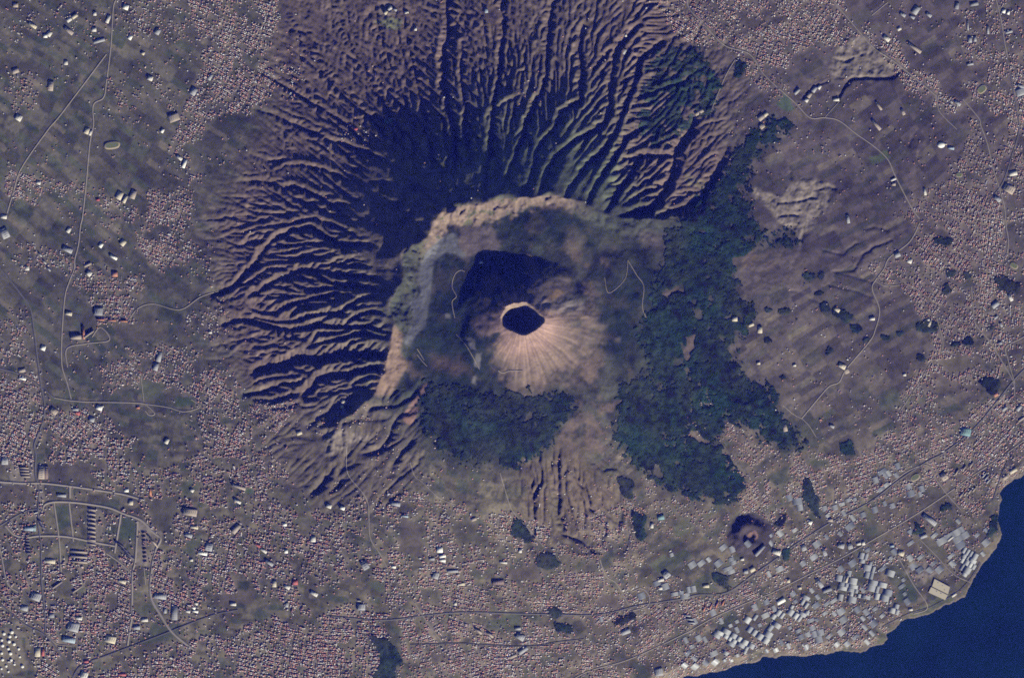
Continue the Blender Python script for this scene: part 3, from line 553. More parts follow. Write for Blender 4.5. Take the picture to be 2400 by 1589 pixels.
tag(link('ground', mesh_from('outer_ground', np.stack([wx(ox), wy(oy), oz], -1).reshape(-1, 3)[u], inv.reshape(-1, 4), M_GROUND, np.clip(oc, .05, .3)[u], True)), 'open country stretching beyond the towns', 'ground', kind='structure')
msea = bpy.data.materials.new('sea_water'); msea.use_nodes = True; n = msea.node_tree.nodes; l = msea.node_tree.links; b = n['Principled BSDF']
b.inputs['Base Color'].default_value = (.006, .028, .062, 1); b.inputs['Roughness'].default_value = .22; b.inputs['IOR'].default_value = 1.33
g_ = n.new('ShaderNodeNewGeometry'); t1 = n.new('ShaderNodeTexNoise'); t1.inputs['Scale'].default_value = .012; t1.inputs['Detail'].default_value = 6
l.new(g_.outputs['Position'], t1.inputs['Vector']); bp = n.new('ShaderNodeBump'); bp.inputs['Distance'].default_value = 1.2; l.new(t1.outputs['Fac'], bp.inputs['Height']); l.new(bp.outputs['Normal'], b.inputs['Normal'])
t2 = n.new('ShaderNodeTexNoise'); t2.inputs['Scale'].default_value = .0016; t2.inputs['Detail'].default_value = 5; l.new(g_.outputs['Position'], t2.inputs['Vector'])
rp = n.new('ShaderNodeValToRGB'); rp.color_ramp.elements[0].position = .3; rp.color_ramp.elements[0].color = (.003, .014, .036, 1); rp.color_ramp.elements[1].position = .75; rp.color_ramp.elements[1].color = (.005, .024, .052, 1)
l.new(t2.outputs['Fac'], rp.inputs['Fac']); l.new(rp.outputs['Color'], b.inputs['Base Color'])
sx0, sx1, sy0, sy1 = wx(-1180), wx(3540), wy(2740), wy(-1180)
tag(link('sea', mesh_from('sea', np.array([[sx0,sy0,0],[sx1,sy0,0],[sx1,wy(600),0],[sx0,wy(600),0]]), np.array([[0,1,2,3]]), msea)), 'dark blue sea along the lower right coast', 'sea', kind='structure')

# ------------------------------------------------------------------ woods: a canopy of lumpy crowns standing on the ground
def canopy(name, m, h, col, label, seed):
    r = np.random.default_rng(seed)
    inner = m
    gap = r.random((NY, NX)) < .05
    top = np.where(inner & ~gap, z+h*(.80+.34*r.random((NY, NX))), z-1.5)
    c = np.asarray(col)[None, None]*(1+.28*np.clip(noise(10, 3, seed=seed), -2, 2)+.22*(r.random((NY, NX))-.5)+.16*np.clip(n60, -2, 2))[..., None]
    c[..., 0] *= 1+.15*np.clip(np.roll(n60, 33, 0), -2, 2)
    V = np.stack([wx(PX), wy(PY), top], -1).reshape(-1, 3); q = QUAD[(m[:-1,:-1].astype(int)+m[1:,:-1]+m[:-1,1:]+m[1:,1:] >= 2).ravel()]
    u, inv = np.unique(q, return_inverse=True)
    o = link(name, mesh_from(name, V[u], inv.reshape(-1, 4), M_LEAF, np.clip(c, .012, .2).reshape(-1, 3)[u], False))
    tag(o, label, 'forest', kind='stuff')
canopy('forest', forests[0], 10, (.031,.046,.028), 'green wood spread over the gullied slopes at upper right of the volcano', 71)
canopy('forest', forests[1], 12, (.022,.035,.021), 'wide dark green pine forest belt down the right flank of the volcano', 72)
canopy('forest', forests[2], 12, (.020,.030,.020), 'dark green forest below the cone with a ragged lower edge', 73)
canopy('woodland', groves, 11, (.027,.037,.025), 'small dark green groves scattered among fields and houses', 74)

# ------------------------------------------------------------------ roads
def catmull(p, step=3.0):
    p = [p[0]]+list(p)+[p[-1]]; out = []
    for i in range(1, len(p)-2):
        a, b, c, d = (np.array(q[:2], float) for q in p[i-1:i+3]); n_ = max(2, int(np.hypot(*(c-b))/step))
        for t in np.arange(n_)/n_:
            out.append(.5*((2*b)+(-a+c)*t+(2*a-5*b+4*c-d)*t*t+(-a+3*b-3*c+d)*t**3))
    out.append(np.array(p[-1][:2], float)); return np.array(out)
road_mask = np.zeros((NY, NX), bool)
def road(name, pts, w, m, label, cat='road'):
    P = catmull(pts); d = np.gradient(P, axis=0); d /= np.hypot(d[:, 0], d[:, 1])[:, None]+1e-9; nrm = np.stack([-d[:, 1], d[:, 0]], -1)
    hw = w/MPP/2; A = P-nrm*hw; B = P+nrm*hw
    zz = np.maximum(np.maximum(zat(A[:, 0], A[:, 1]), zat(B[:, 0], B[:, 1])), zat(P[:, 0], P[:, 1]))+3.5
    zz = np.maximum(zz, np.convolve(np.pad(zz, 1, mode='edge'), np.ones(3)/3, 'valid'))
    n_ = len(P); V = np.concatenate([np.column_stack([wx(q[:, 0]), wy(q[:, 1]), h]) for q, h in ((A, zz), (B, zz), (A-nrm*.25, zz-8), (B+nrm*.25, zz-8))])
    k = np.arange(n_-1); F = np.concatenate([np.stack([k+1, k, k+n_, k+n_+1], -1)[:, ::-1], np.stack([k, k+1, k+2*n_+1, k+2*n_], -1)[:, ::-1], np.stack([k+n_+1, k+n_, k+3*n_, k+3*n_+1], -1)[:, ::-1]])
    tag(link(name, mesh_from(name, V, F, m)), label, cat, kind='structure')
    for q in P:
        j = int((q[0]-X0)/CS); i = int((q[1]-Y0)/CS)
        if 1 <= i < NY-1 and 1 <= j < NX-1: road_mask[i-1:i+2, j-1:j+2] = True
def J(*segs):
    out = []
    for k, p in segs: out += T(k, p)
    return out
A_, C_, D_ = M_ROADA, M_ROADC, M_TRACK
ROADS = [
 (J(('A', [(860,-40),(830,0),(790,40),(770,330),(740,570),(720,680),(650,730),(650,870),(625,1000),(600,1270),(575,1500),(560,1568)]), ('D', [(545,130),(520,230),(515,300),(480,390),(450,500),(430,770),(430,960),(470,1100),(495,1200)])), 16, C_, 'long pale road winding down the left side past the upper towns'),
 (T('A', [(740,380),(430,790),(330,910),(150,1170),(90,1350),(50,1480)]), 15, C_, 'straight brownish strip slanting across the upper left fields'),
 (J(('D', [(-60,220),(0,290),(130,450),(210,570),(240,750),(265,950),(290,1130),(310,1230),(300,1350),(240,1510)]), ('G', [(250,20),(245,150),(270,250),(265,480),(285,640),(290,900),(310,1100),(315,1250)])), 24, A_, 'wide motorway curving down the left edge into the city'),
 (T('D', [(380,1190),(560,1215),(960,1225),(1030,1250),(1075,1300),(1040,1310),(1010,1280)]), 14, C_, 'pale road ending in a loop below the left fields'),
 (T('D', [(1000,1230),(1170,1255),(1280,1285),(1390,1250),(1330,1200)]), 12, C_, 'short pale road bending round a green field at left'),
 (T('D', [(-60,970),(0,985),(180,1040),(290,1120),(380,1190)]), 14, A_, 'slip road slanting in from the left edge to the motorway junction'),
 (T('D', [(470,980),(465,850),(600,815),(760,790),(700,700),(640,770)]), 14, C_, 'bent pale road with a square corner among the left fields'),
 (T('D', [(890,660),(960,570),(1070,540),(1250,580),(1400,490),(1560,440)]), 12, C_, 'thin pale road climbing towards the gullies at left'),
 (T('D', [(980,1050),(1000,1220)]), 10, C_, 'short straight lane between two fields at left'),
 (T('G', [(-60,200),(0,205),(160,215),(300,215),(480,235),(660,260),(850,290),(960,320)]), 20, C_, 'broad pale avenue crossing the upper part of the lower left city'),
 (T('G', [(485,235),(485,320)]), 22, C_, 'short wide street joining the avenue to the ring road'),
 (T('G', [(300,400),(310,365),(370,345),(480,345),(620,360),(760,385),(860,425),(980,470),(1060,550),(1115,600),(1080,680),(1055,800),(1045,990),(1110,1120),(1200,1250),(1350,1370)]), 22, C_, 'ring road arching over the lower left city then running down'),
 (T('G', [(-60,540),(0,510),(120,440),(210,400),(300,400)]), 18, A_, 'grey road running from the left edge into the ring road'),
 (T('G', [(40,510),(100,570),(180,590),(270,580),(400,580),(500,590),(640,620),(800,650)]), 20, C_, 'pale avenue under the ring road across the lower left city'),
 (T('G', [(375,350),(410,600),(425,830)]), 15, C_, 'left street of the lower left city grid'), (T('G', [(480,350),(510,620)]), 17, C_, 'second street of the lower left city grid'), (T('G', [(840,430),(795,700)]), 20, C_, 'street beside the dark green field in the city grid'),
 (T('G', [(955,480),(940,740),(920,850),(915,1130),(905,1200),(885,1340)]), 20, C_, 'long straight street running down from the ring road through dense rows'),
 (T('G', [(740,700),(840,770),(920,850)]), 14, C_, 'slanting pale street cutting between city blocks'), (T('G', [(620,390),(610,640)]), 12, C_, 'narrow street between rows of apartment blocks'), (T('G', [(1000,800),(1010,920)]), 12, C_, 'short side street beside the ring road'),
 (T('G', [(490,1600),(560,1480),(760,1400),(920,1340),(1130,1260),(1330,1180),(1500,1120),(1650,1090)]), 22, M_RAIL, 'dark railway slanting up across the lower left city'),
 (T('G', [(-60,990),(0,1050),(170,1190),(320,1270),(420,1400),(480,1500),(520,1600)]), 18, A_, 'dark road slanting down through the industrial corner'), (T('G', [(330,1270),(400,1330),(500,1340)]), 12, C_, 'curved pale slip road by the industrial corner'),
 (T('G', [(-60,600),(0,680),(50,900),(130,970)]), 14, C_, 'pale street at the left edge of the lower city'),
 (T('H', [(40,-40),(40,0),(50,150),(180,330),(200,580),(270,700),(320,800)]), 11, C_, 'thin road winding down from the gullies to the white sheds'), (T('H', [(480,70),(510,160),(560,200),(680,310),(800,360)]), 9, C_, 'winding lane below the dark forest'),
 (T('H', [(1100,140),(1160,340),(1200,420),(1310,540),(1400,650)]), 9, C_, 'lane between the groves and the gullied slope'),
 (J(('H', [(-100,1130),(0,1140),(300,1160),(560,1130),(840,1105),(1250,1115),(1500,1120),(1700,1125),(1850,1110),(2050,1060),(2180,1040),(2367,1010)]), ('I', [(100,985),(300,970),(480,850),(640,740),(760,650),(900,560),(1050,470),(1300,340),(1500,190),(1700,60)]), ('F', [(1810,1568),(2010,1410),(2180,1210),(2300,1060),(2420,940)])), 20, A_, 'grey motorway running across the lower slopes to the right edge'),
 (T('H', [(2020,960),(2080,940),(2130,990),(2120,1060),(2000,1100)]), 13, C_, 'curved motorway ramp beside grey greenhouses'), (T('H', [(1790,740),(1830,850),(1900,900),(1950,980),(1990,1060)]), 12, C_, 'thin pale road dropping to the motorway ramp'),
 (T('H', [(480,1330),(800,1320),(1000,1330),(1300,1340),(1500,1310),(1680,1290)]), 13, M_RAIL, 'dark railway line crossing the town at the bottom middle'), (T('H', [(510,1040),(600,1180),(700,1310)]), 13, C_, 'straight pale road crossing the motorway towards the bottom'),
 (J(('H', [(1500,1640),(1700,1520),(2000,1430),(2367,1260)]), ('I', [(200,1150),(420,1050),(620,970),(900,830),(1100,730),(1380,570),(1600,440),(1800,310),(2000,170),(2200,40),(2420,-120)])), 13, C_, 'straight coast road lined with houses slanting up to the right edge'),
 (T('I', [(1500,740),(1600,920),(1680,1030),(1690,1090),(1600,1120)]), 13, C_, 'pale road curving past the big cream factory'), (T('I', [(1640,600),(1760,720),(1830,800),(1900,860),(1990,900)]), 10, C_, 'lane along the brown field above the factory'),
 (T('I', [(1380,1210),(1560,1120),(1720,1070),(1900,970),(1990,880),(2060,760)]), 11, M_RAIL, 'coastal railway following the shore below the factory'), (T('I', [(2250,60),(2200,180),(2150,330)]), 13, M_RAIL, 'dark railway by the beach at the right edge'),
 (T('I', [(1450,210),(1560,130),(1690,90),(1740,170),(1640,210),(1560,190)]), 13, C_, 'looping pale road of the motorway exit near the coast town'), (T('I', [(1740,170),(1830,290),(1930,400)]), 12, C_, 'short street from the motorway exit to the coast'),
 (T('F', [(1640,-20),(1570,110),(1430,220),(1390,300),(1330,380),(1310,440),(1360,580),(1330,720),(1290,800),(1130,990),(1080,1080),(1010,1110),(930,1200),(820,1330)]), 14, C_, 'pale road winding down through the right hand fields to the forest'),
 (T('F', [(1330,380),(1400,415),(1500,410)]), 9, C_, 'short lane leaving the winding road on the right'), (T('F', [(820,1330),(870,1380),(920,1460)]), 9, C_, 'lane along the forest edge at right'), (T('F', [(690,1240),(760,1300),(820,1330)]), 9, C_, 'field track meeting the forest edge at right'),
 (J(('C', [(2060,860),(2110,1000),(2150,1170),(2200,1330),(2230,1450),(2240,1568)]), ('F', [(2255,100),(2240,200),(2180,240)])), 13, C_, 'road running down the right side through the dense town'), (T('F', [(2000,420),(2010,560),(2030,680),(2120,790),(2220,950),(2290,1080),(2300,1180)]), 12, C_, 'road slanting down through the right hand town'),
 (T('F', [(2420,740),(2340,780),(2240,840),(2255,930),(2300,1090)]), 13, C_, 'road bending in from the right edge above the coast'), (T('F', [(1720,940),(1640,1080),(1560,1200),(1500,1290)]), 10, C_, 'town street lined with red roofs on the lower right'), (T('F', [(1760,640),(1800,800),(1790,880)]), 10, C_, 'short town street in the right hand suburbs'),
 (T('C', [(30,-20),(40,60),(150,180),(290,320),(460,380),(560,520),(700,650),(780,720),(880,820),(980,820),(1080,840),(1200,930),(1340,1030),(1420,1110),(1460,1200),(1530,1340),(1590,1450),(1640,1520)]), 13, C_, 'long pale road curving from the upper right town across purple fields'),
 (T('C', [(1050,20),(1220,220),(1330,340),(1480,440),(1640,570),(1760,670)]), 13, C_, 'straight road slanting along the upper right town'), (T('C', [(360,420),(290,540),(190,780)]), 13, D_, 'pale dirt track running down beside the upper right woods'), (T('C', [(980,820),(1090,700)]), 9, D_, 'short track from the quarry to the curving road'),
 (T('C', [(2150,-60),(2170,0),(2200,120),(2230,300),(2250,400)]), 14, C_, 'road lined with houses at the upper right edge'), (T('C', [(1800,30),(1850,140),(1990,480),(2120,610)]), 9, A_, 'faint road across dark fields in the upper right'), (T('C', [(1940,690),(2050,820),(2060,860)]), 11, C_, 'short faint road in the right hand fields'),
 (T('C', [(2270,520),(2310,750),(2330,900),(2280,1080),(2220,1260),(2150,1360)]), 14, A_, 'grey road through the houses at the right edge'), (T('C', [(1420,20),(1310,110)]), 10, C_, 'tiny straight road in the upper right fields'), (T('C', [(1770,660),(1775,770),(1900,900)]), 9, C_, 'thin lane leaving the slanting upper right town'),
 (T('E', [(1980,240),(2040,340),(2090,420),(2080,560),(2110,640)]), 9, D_, 'pale track curving down the right side of the cone'), (T('E', [(1980,240),(1960,370),(1850,465),(1820,360)]), 8, D_, 'pale hooked track right of the crater'),
 (T('E', [(790,640),(770,530),(800,490),(770,420),(790,340),(830,310),(860,320)]), 10, D_, 'pale looping track left of the cone shadow'), (T('E', [(930,440),(925,400),(938,340)]), 9, D_, 'short pale track at the edge of the cone shadow'),
 (T('E', [(800,750),(870,830),(960,990)]), 8, D_, 'thin track slanting down left of the cone'), (T('E', [(530,850),(580,930)]), 9, D_, 'short pale hairpin track at the lower caldera, upper one'), (T('E', [(530,890),(570,940),(600,970)]), 9, D_, 'short pale hairpin track at the lower caldera, lower one'),
 (T('E', [(1090,1000),(1120,1015),(1170,1000),(1255,1000)]), 14, D_, 'bright pale track below the ash slopes'), (T('E', [(60,1180),(190,1280)]), 9, D_, 'straight pale track among the left gullies'),
]
for p, w, m, lb in ROADS:
    if m is C_ and w >= 14 and p[0][1] > 1050: w *= 1.4
    road('railway' if m is M_RAIL else ('track' if m is D_ else 'road'), p, w, m, lb, 'railway' if m is M_RAIL else ('track' if m is D_ else 'road'))
# ------------------------------------------------------------------ buildings placed one by one
occupied = np.zeros((NY, NX), bool)
def occupy(px, py, w, h, rz, grow=1.5):
    r = math.hypot(w, h)/2+grow; j0, j1 = int((px-r-X0)/CS), int((px+r-X0)/CS)+2; i0, i1 = int((py-r-Y0)/CS), int((py+r-Y0)/CS)+2
    j0, j1, i0, i1 = max(j0, 0), min(j1, NX), max(i0, 0), min(i1, NY)
    if j1 <= j0 or i1 <= i0: return
    s = np.s_[i0:i1, j0:j1]; dx, dy = PX[s]-px, -(PY[s]-py); c, q = math.cos(rz), math.sin(rz)
    occupied[s] |= (np.abs(dx*c+dy*q) < w/2+grow) & (np.abs(-dx*q+dy*c) < h/2+grow)
def boxmesh(name, w, d, h, m, z0=0.0, top=True):
    x, y = w/2, d/2; V = np.array([[-x,-y,z0],[x,-y,z0],[x,y,z0],[-x,y,z0],[-x,-y,h],[x,-y,h],[x,y,h],[-x,y,h]])
    F = [[0,1,5,4],[1,2,6,5],[2,3,7,6],[3,0,4,7]]+([[4,5,6,7]] if top else [])
    return mesh_from(name, V, np.array(F), m)
def roofmesh(name, w, d, h0, h1, m, spans=1, over=.6):
    """low pitched roof of several equal spans, ridges along the longer side, with a fascia"""
    sw = d > w
    if sw: w, d = d, w
    x, y = w/2+over, d/2+over; ys = np.linspace(-y, y, 2*spans+1); V = []; F = []
    for i, yy in enumerate(ys):
        h = h1 if i % 2 else h0+.4
        V += [[-x, yy, h], [x, yy, h]]
    n_ = len(ys)
    F += [[2*i, 2*i+1, 2*i+3, 2*i+2] for i in range(n_-1)]
    b = len(V)
    for i, yy in enumerate(ys): V += [[-x, yy, h0-.8], [x, yy, h0-.8]]
    for i in range(n_-1): F += [[2*i, 2*i+2, b+2*i+2, b+2*i], [2*i+3, 2*i+1, b+2*i+1, b+2*i+3]]
    F += [[1, 0, b, b+1], [2*n_-2, 2*n_-1, b+2*n_-1, b+2*n_-2]]
    V = np.array(V, float)
    if sw: V = np.column_stack([-V[:, 1], V[:, 0], V[:, 2]])
    return mesh_from(name, V, np.array(F), m)
RC = {'white': (.60,.57,.52), 'bright white': (.84,.82,.76), 'cream': (.55,.49,.37), 'pale grey': (.33,.33,.34), 'grey': (.25,.25,.26), 'dark grey': (.13,.12,.125), 'red': (.42,.11,.09), 'orange': (.45,.20,.11), 'pale blue': (.33,.40,.46), 'teal': (.18,.30,.31), 'tan': (.36,.30,.24), 'brown': (.2,.14,.12)}
RM = {k: mat('roof_'+k.replace(' ', '_'), c, rough=.75, var=.07, scale=.12) for k, c in RC.items()}
M_SKY = mat('skylight_glass', (.42,.45,.48), rough=.4, var=.1, scale=.3, spec=.5)
LAND = [('the round crater', 1203, 738), ('the big cream factory', 2170, 1362), ('the storage tanks', 25, 1460), ('the city ring road', 300, 1220), ('the upper left town', 540, 130), ('the left motorway', 80, 780), ('the bright cream dome', 2176, 337), ('the rocky quarry', 1860, 450), ('the small dark cone hill', 1733, 1238), ('the upper right town', 1780, 60), ('the dark park at the bottom', 905, 1540), ('the three white sheds', 1030, 1290),
 ('the right hand town', 2230, 600), ('the motorway ramp', 1515, 1390), ('the coast road town', 2200, 1080), ('the town by the gullies', 385, 540), ('the winding right road', 1990, 840), ('the left gullies', 640, 690), ('the straight brownish strip', 160, 220), ('the lower left railway', 400, 1490), ('the forest below the cone', 1140, 990), ('the rows of greenhouses', 2010, 1330)]
used_labels = {}
def where(px, py):
    c = sorted(LAND, key=lambda q: math.hypot(q[1]-px, q[2]-py)); n_, lx, ly = c[0]; dx, dy = px-lx, py-ly; d = math.hypot(dx, dy)
    a = math.degrees(math.atan2(-dy, dx)) % 360
    rel = ['right of', 'up and right of', 'above', 'up and left of', 'left of', 'down and left of', 'below', 'down and right of'][int((a+22.5)//45) % 8]
    near = 'just ' if d < 45 else ('' if d < 130 else 'well ')
    return near+rel+' '+n_, c
def uniq(head, px, py):
    w, c = where(px, py); lb = head+' '+w
    k = 1
    while lb in used_labels or len(lb.split()) > 16:
        n_ = c[min(k, 20)]; dx, dy = px-n_[1], py-n_[2]; a = math.degrees(math.atan2(-dy, dx)) % 360
        lb = head+' '+['right of', 'up and right of', 'above', 'up and left of', 'left of', 'down and left of', 'below', 'down and right of'][int((a+22.5)//45) % 8]+' '+n_[0]
        k += 1
        if k > 20: break
    used_labels[lb] = 1; return lb
def shape_word(w, h):
    r = max(w, h)/min(w, h); s = 'square' if r < 1.3 else ('oblong' if r < 2.4 else 'long narrow')
    a = w*h; return ('big ' if a > 9000 else ('small ' if a < 2200 else ''))+s
SHEDS = { # tile: x, y, w, h (tile units, 2 m each), turn in degrees, roof colour, noun
 'A': [(875,55,42,38,-20,'bright white','warehouse'),(752,138,26,62,-20,'white','warehouse'),(482,142,40,30,35,'white','warehouse'),(520,118,46,28,35,'cream','warehouse'),(110,40,40,34,0,'tan','warehouse'),(660,100,24,30,0,'white','warehouse'),(655,210,34,32,0,'white','warehouse'),(318,255,30,26,0,'bright white','warehouse'),(345,240,34,40,-35,'white','warehouse'),(228,180,72,24,-35,'cream','warehouse'),(480,218,80,28,-40,'tan','warehouse'),(905,265,30,34,-30,'bright white','warehouse'),(132,820,50,44,-30,'white','warehouse'),(605,912,36,46,-20,'cream','warehouse'),(630,925,20,40,-20,'white','warehouse'),(355,600,40,76,-5,'tan','warehouse'),(460,440,28,32,0,'white','warehouse'),(1045,548,40,34,-20,'white','warehouse'),(1345,640,46,56,-30,'pale grey','warehouse'),(1283,1140,24,66,-20,'bright white','warehouse'),(1248,1098,50,22,-40,'white','warehouse'),(832,1360,44,60,-25,'cream','warehouse'),(870,1385,26,60,-25,'cream','warehouse'),(927,1352,42,66,-20,'tan','warehouse'),(690,288,90,26,15,'pale grey','warehouse'),(995,375,26,24,-30,'cream','warehouse'),(1130,912,22,30,-30,'bright white','warehouse'),(270,1270,34,26,-20,'white','warehouse'),(682,1388,26,18,0,'red','warehouse'),(110,495,50,40,20,'tan','warehouse'),(1210,820,80,60,20,'tan','warehouse'),(120,1478,0,0,0,'white',''),(30,1505,44,30,-10,'white','warehouse'),(1460,540,28,50,-30,'pale grey','warehouse'),(1095,225,40,44,-30,'pale grey','warehouse')],
 'B': [(1005,85,24,32,10,'pale blue','warehouse'),(105,902,28,20,-20,'red','house'),(516,210,20,24,0,'white','warehouse'),(455,95,30,20,0,'white','warehouse'),(1970,255,16,20,0,'white','house'),(340,65,28,40,-35,'white','warehouse'),(310,95,24,30,-35,'cream','warehouse'),(375,75,30,18,-35,'pale grey','warehouse'),(1955,365,36,40,-30,'pale grey','warehouse'),(330,850,60,40,0,'teal','warehouse'),(200,870,60,40,-20,'grey','warehouse')],
 'C': [(1615,75,48,64,-35,'pale grey','warehouse'),(1525,105,48,24,-35,'pale grey','warehouse'),(1590,122,42,20,-35,'pale grey','warehouse'),(1705,107,48,24,-38,'pale grey','warehouse'),(1900,45,30,52,-8,'grey','warehouse'),(2020,32,62,30,10,'grey','warehouse'),(2224,82,26,30,-15,'bright white','warehouse'),(2256,93,20,28,-15,'bright white','warehouse'),(1340,870,98,22,-50,'tan','warehouse'),(1605,335,126,24,-37,'tan','warehouse'),(1412,270,58,30,-40,'white','warehouse'),(1905,718,54,24,-40,'pale grey','warehouse'),(1357,738,78,16,-55,'tan','warehouse'),(1992,448,48,20,8,'pale grey','warehouse'),(1458,1247,42,18,22,'white','warehouse'),(1460,1280,30,24,0,'tan','warehouse'),(790,640,52,24,45,'pale grey','warehouse'),(2115,212,16,64,3,'pale grey','warehouse'),(2290,1205,60,36,10,'white','warehouse'),(1677,1332,18,54,10,'white','warehouse'),(1142,1522,22,66,10,'pale grey','warehouse'),(1062,695,46,24,0,'white','warehouse'),(1525,780,22,50,25,'tan','warehouse'),(910,625,30,46,-35,'pale grey','warehouse'),(875,665,30,40,-35,'tan','warehouse'),(855,700,30,26,-35,'white','warehouse'),(945,610,24,30,-35,'white','warehouse'),(540,820,50,40,40,'tan','warehouse'),(570,800,40,30,40,'cream','warehouse'),(545,880,36,40,40,'tan','warehouse'),(110,785,70,30,30,'tan','warehouse'),(2340,640,70,60,20,'pale grey','warehouse'),(2260,1310,90,60,-30,'tan','warehouse'),(2180,1380,60,30,-40,'pale grey','warehouse'),(1860,1030,46,20,-10,'pale blue','warehouse'),(1990,280,26,46,5,'pale grey','warehouse'),(2025,275,20,40,5,'pale grey','warehouse'),(1975,180,10,80,3,'pale grey','warehouse'),(1500,205,30,24,30,'white','warehouse'),(2340,600,60,20,-30,'pale grey','warehouse'),(2260,225,54,22,15,'pale grey','warehouse'),(1550,60,0,0,0,'grey','')],
 'D': [(35,50,56,84,25,'pale grey','warehouse'),(478,30,30,40,-30,'white','warehouse'),(702,135,28,34,-35,'bright white','warehouse'),(790,217,62,20,-30,'bright white','warehouse'),(855,118,40,44,-40,'cream','warehouse'),(190,293,32,34,0,'white','warehouse'),(480,607,48,28,-12,'cream','warehouse'),(302,845,36,36,-20,'bright white','warehouse'),(158,1057,56,18,-15,'bright white','warehouse'),(692,1260,46,34,-20,'bright white','warehouse'),(960,1258,26,18,0,'orange','warehouse'),(525,1270,48,24,-5,'pale grey','warehouse'),(540,1295,40,30,-20,'red','warehouse'),(1108,905,34,80,-12,'pale grey','warehouse'),(1085,975,36,60,-14,'pale grey','warehouse'),(155,1000,50,30,10,'tan','warehouse'),(1160,1490,30,40,-25,'white','warehouse'),(375,1282,60,40,-40,'tan','warehouse'),(685,592,66,60,-3,'grey','warehouse'),(1462,737,26,20,0,'white','warehouse'),(583,740,14,100,4,'orange','apartment block'),(620,750,90,12,35,'tan','apartment block'),(530,770,80,34,0,'tan','apartment block'),(470,165,80,34,-25,'pale grey','warehouse'),(620,330,40,36,-40,'white','warehouse'),(800,335,40,40,0,'orange','warehouse'),(610,270,60,20,25,'tan','warehouse'),(2080,1432,40,30,20,'cream','warehouse'),(985,920,0,0,0,'grey',''),(640,1340,40,36,-20,'pale grey','warehouse')],
 'E': [(22,1215,34,30,-20,'cream','house'),(12,1250,26,22,0,'white','house')],
 'F': [(355,645,40,36,0,'cream','warehouse'),(468,685,42,26,20,'cream','warehouse'),(530,720,34,50,0,'cream','warehouse'),(1570,243,38,34,-20,'white','warehouse'),(1485,200,44,40,20,'pale grey','warehouse'),(1100,970,60,34,-30,'cream','warehouse'),(1130,1000,34,50,25,'tan','warehouse'),(2270,497,24,56,30,'white','warehouse'),(2165,545,60,40,40,'pale grey','warehouse'),(2170,633,36,18,40,'pale grey','warehouse'),(2205,683,16,40,30,'pale grey','warehouse'),(2200,810,30,26,0,'grey','warehouse'),(1710,675,18,50,-15,'cream','warehouse'),(705,1395,30,60,12,'tan','warehouse'),(1030,1385,40,20,-30,'pale grey','warehouse'),(2170,1168,34,30,30,'orange','warehouse'),(1960,1425,80,60,-10,'teal','warehouse'),(2230,1265,44,24,40,'pale grey','warehouse'),(2330,1260,30,50,-40,'pale grey','warehouse'),(2360,1330,90,16,35,'tan','warehouse'),(1310,643,40,24,0,'white','warehouse'),(1065,580,46,26,-35,'cream','warehouse'),(345,380,0,0,0,'tan',''),(1535,1030,24,20,0,'white','warehouse'),(770,965,24,18,0,'white','warehouse'),(520,950,26,22,0,'cream','warehouse'),(1700,650,20,16,0,'white','warehouse'),(1305,1,0,0,0,'tan','')],
 'G': [(1408,700,70,26,-12,'bright white','warehouse'),(1452,655,54,64,-12,'pale grey','warehouse'),(1987,686,26,28,0,'bright white','warehouse'),(1335,265,30,24,-35,'white','warehouse'),(910,350,34,36,-5,'cream','warehouse'),(880,265,32,26,0,'bright white','warehouse'),(1305,1102,36,20,-15,'white','warehouse'),(1345,1078,30,18,-30,'bright white','warehouse'),(1357,1102,44,18,-15,'bright white','warehouse'),(1362,1048,30,18,-30,'white','warehouse'),(1112,998,96,42,-8,'pale grey','warehouse'),(1212,1110,44,116,0,'grey','warehouse'),(1005,1162,50,26,0,'white','warehouse'),(950,1214,52,32,0,'pale grey','warehouse'),(768,1296,84,54,-15,'cream','warehouse'),(262,1385,40,70,0,'cream','warehouse'),(300,1385,20,60,0,'red','warehouse'),(210,530,90,34,-4,'pale blue','warehouse'),(242,525,20,50,-4,'teal','warehouse'),(1978,500,30,24,0,'bright white','warehouse'),(585,1545,56,54,-20,'white','warehouse'),(2175,600,36,44,0,'white','warehouse'),(290,140,50,106,0,'tan','warehouse'),(322,140,30,106,0,'brown','warehouse'),(35,60,50,60,0,'pale grey','warehouse'),(1350,520,60,22,-10,'cream','warehouse'),(1640,530,40,80,-40,'tan','warehouse'),(1690,470,0,0,0,'tan',''),(1310,575,60,30,-20,'pale grey','warehouse'),(1995,932,46,28,-30,'white','warehouse'),(2180,978,60,26,-30,'white','warehouse'),(1620,1052,44,24,-5,'white','warehouse'),(1147,1097,22,42,0,'pale grey','warehouse'),(850,895,60,26,-20,'cream','warehouse'),(352,755,76,34,-8,'cream','warehouse'),(850,1540,60,20,-5,'red','warehouse'),(600,1450,36,20,0,'red','warehouse'),(2050,900,40,40,0,'red','warehouse'),(1990,1055,24,40,0,'pale grey','warehouse'),(1320,415,110,54,-10,'tan','warehouse'),(1660,240,110,22,-20,'tan','warehouse'),(1830,680,60,20,-35,'white','warehouse'),(1790,645,60,16,-35,'red','warehouse'),(1650,340,60,20,-30,'white','warehouse'),(2285,372,40,30,-20,'white','warehouse'),(1330,747,24,20,0,'white','warehouse'),(1905,910,30,50,0,'cream','warehouse'),(1870,765,70,24,-35,'pale grey','warehouse'),(430,300,70,24,-5,'pale grey','warehouse'),(510,1210,90,70,-15,'pale grey','warehouse'),(480,1300,100,40,-10,'pale blue','warehouse'),(250,1000,80,60,-20,'pale grey','warehouse'),(170,1080,60,40,-15,'pale grey','warehouse'),(550,1150,50,24,-10,'white','warehouse'),(360,1130,40,40,0,'grey','warehouse')],
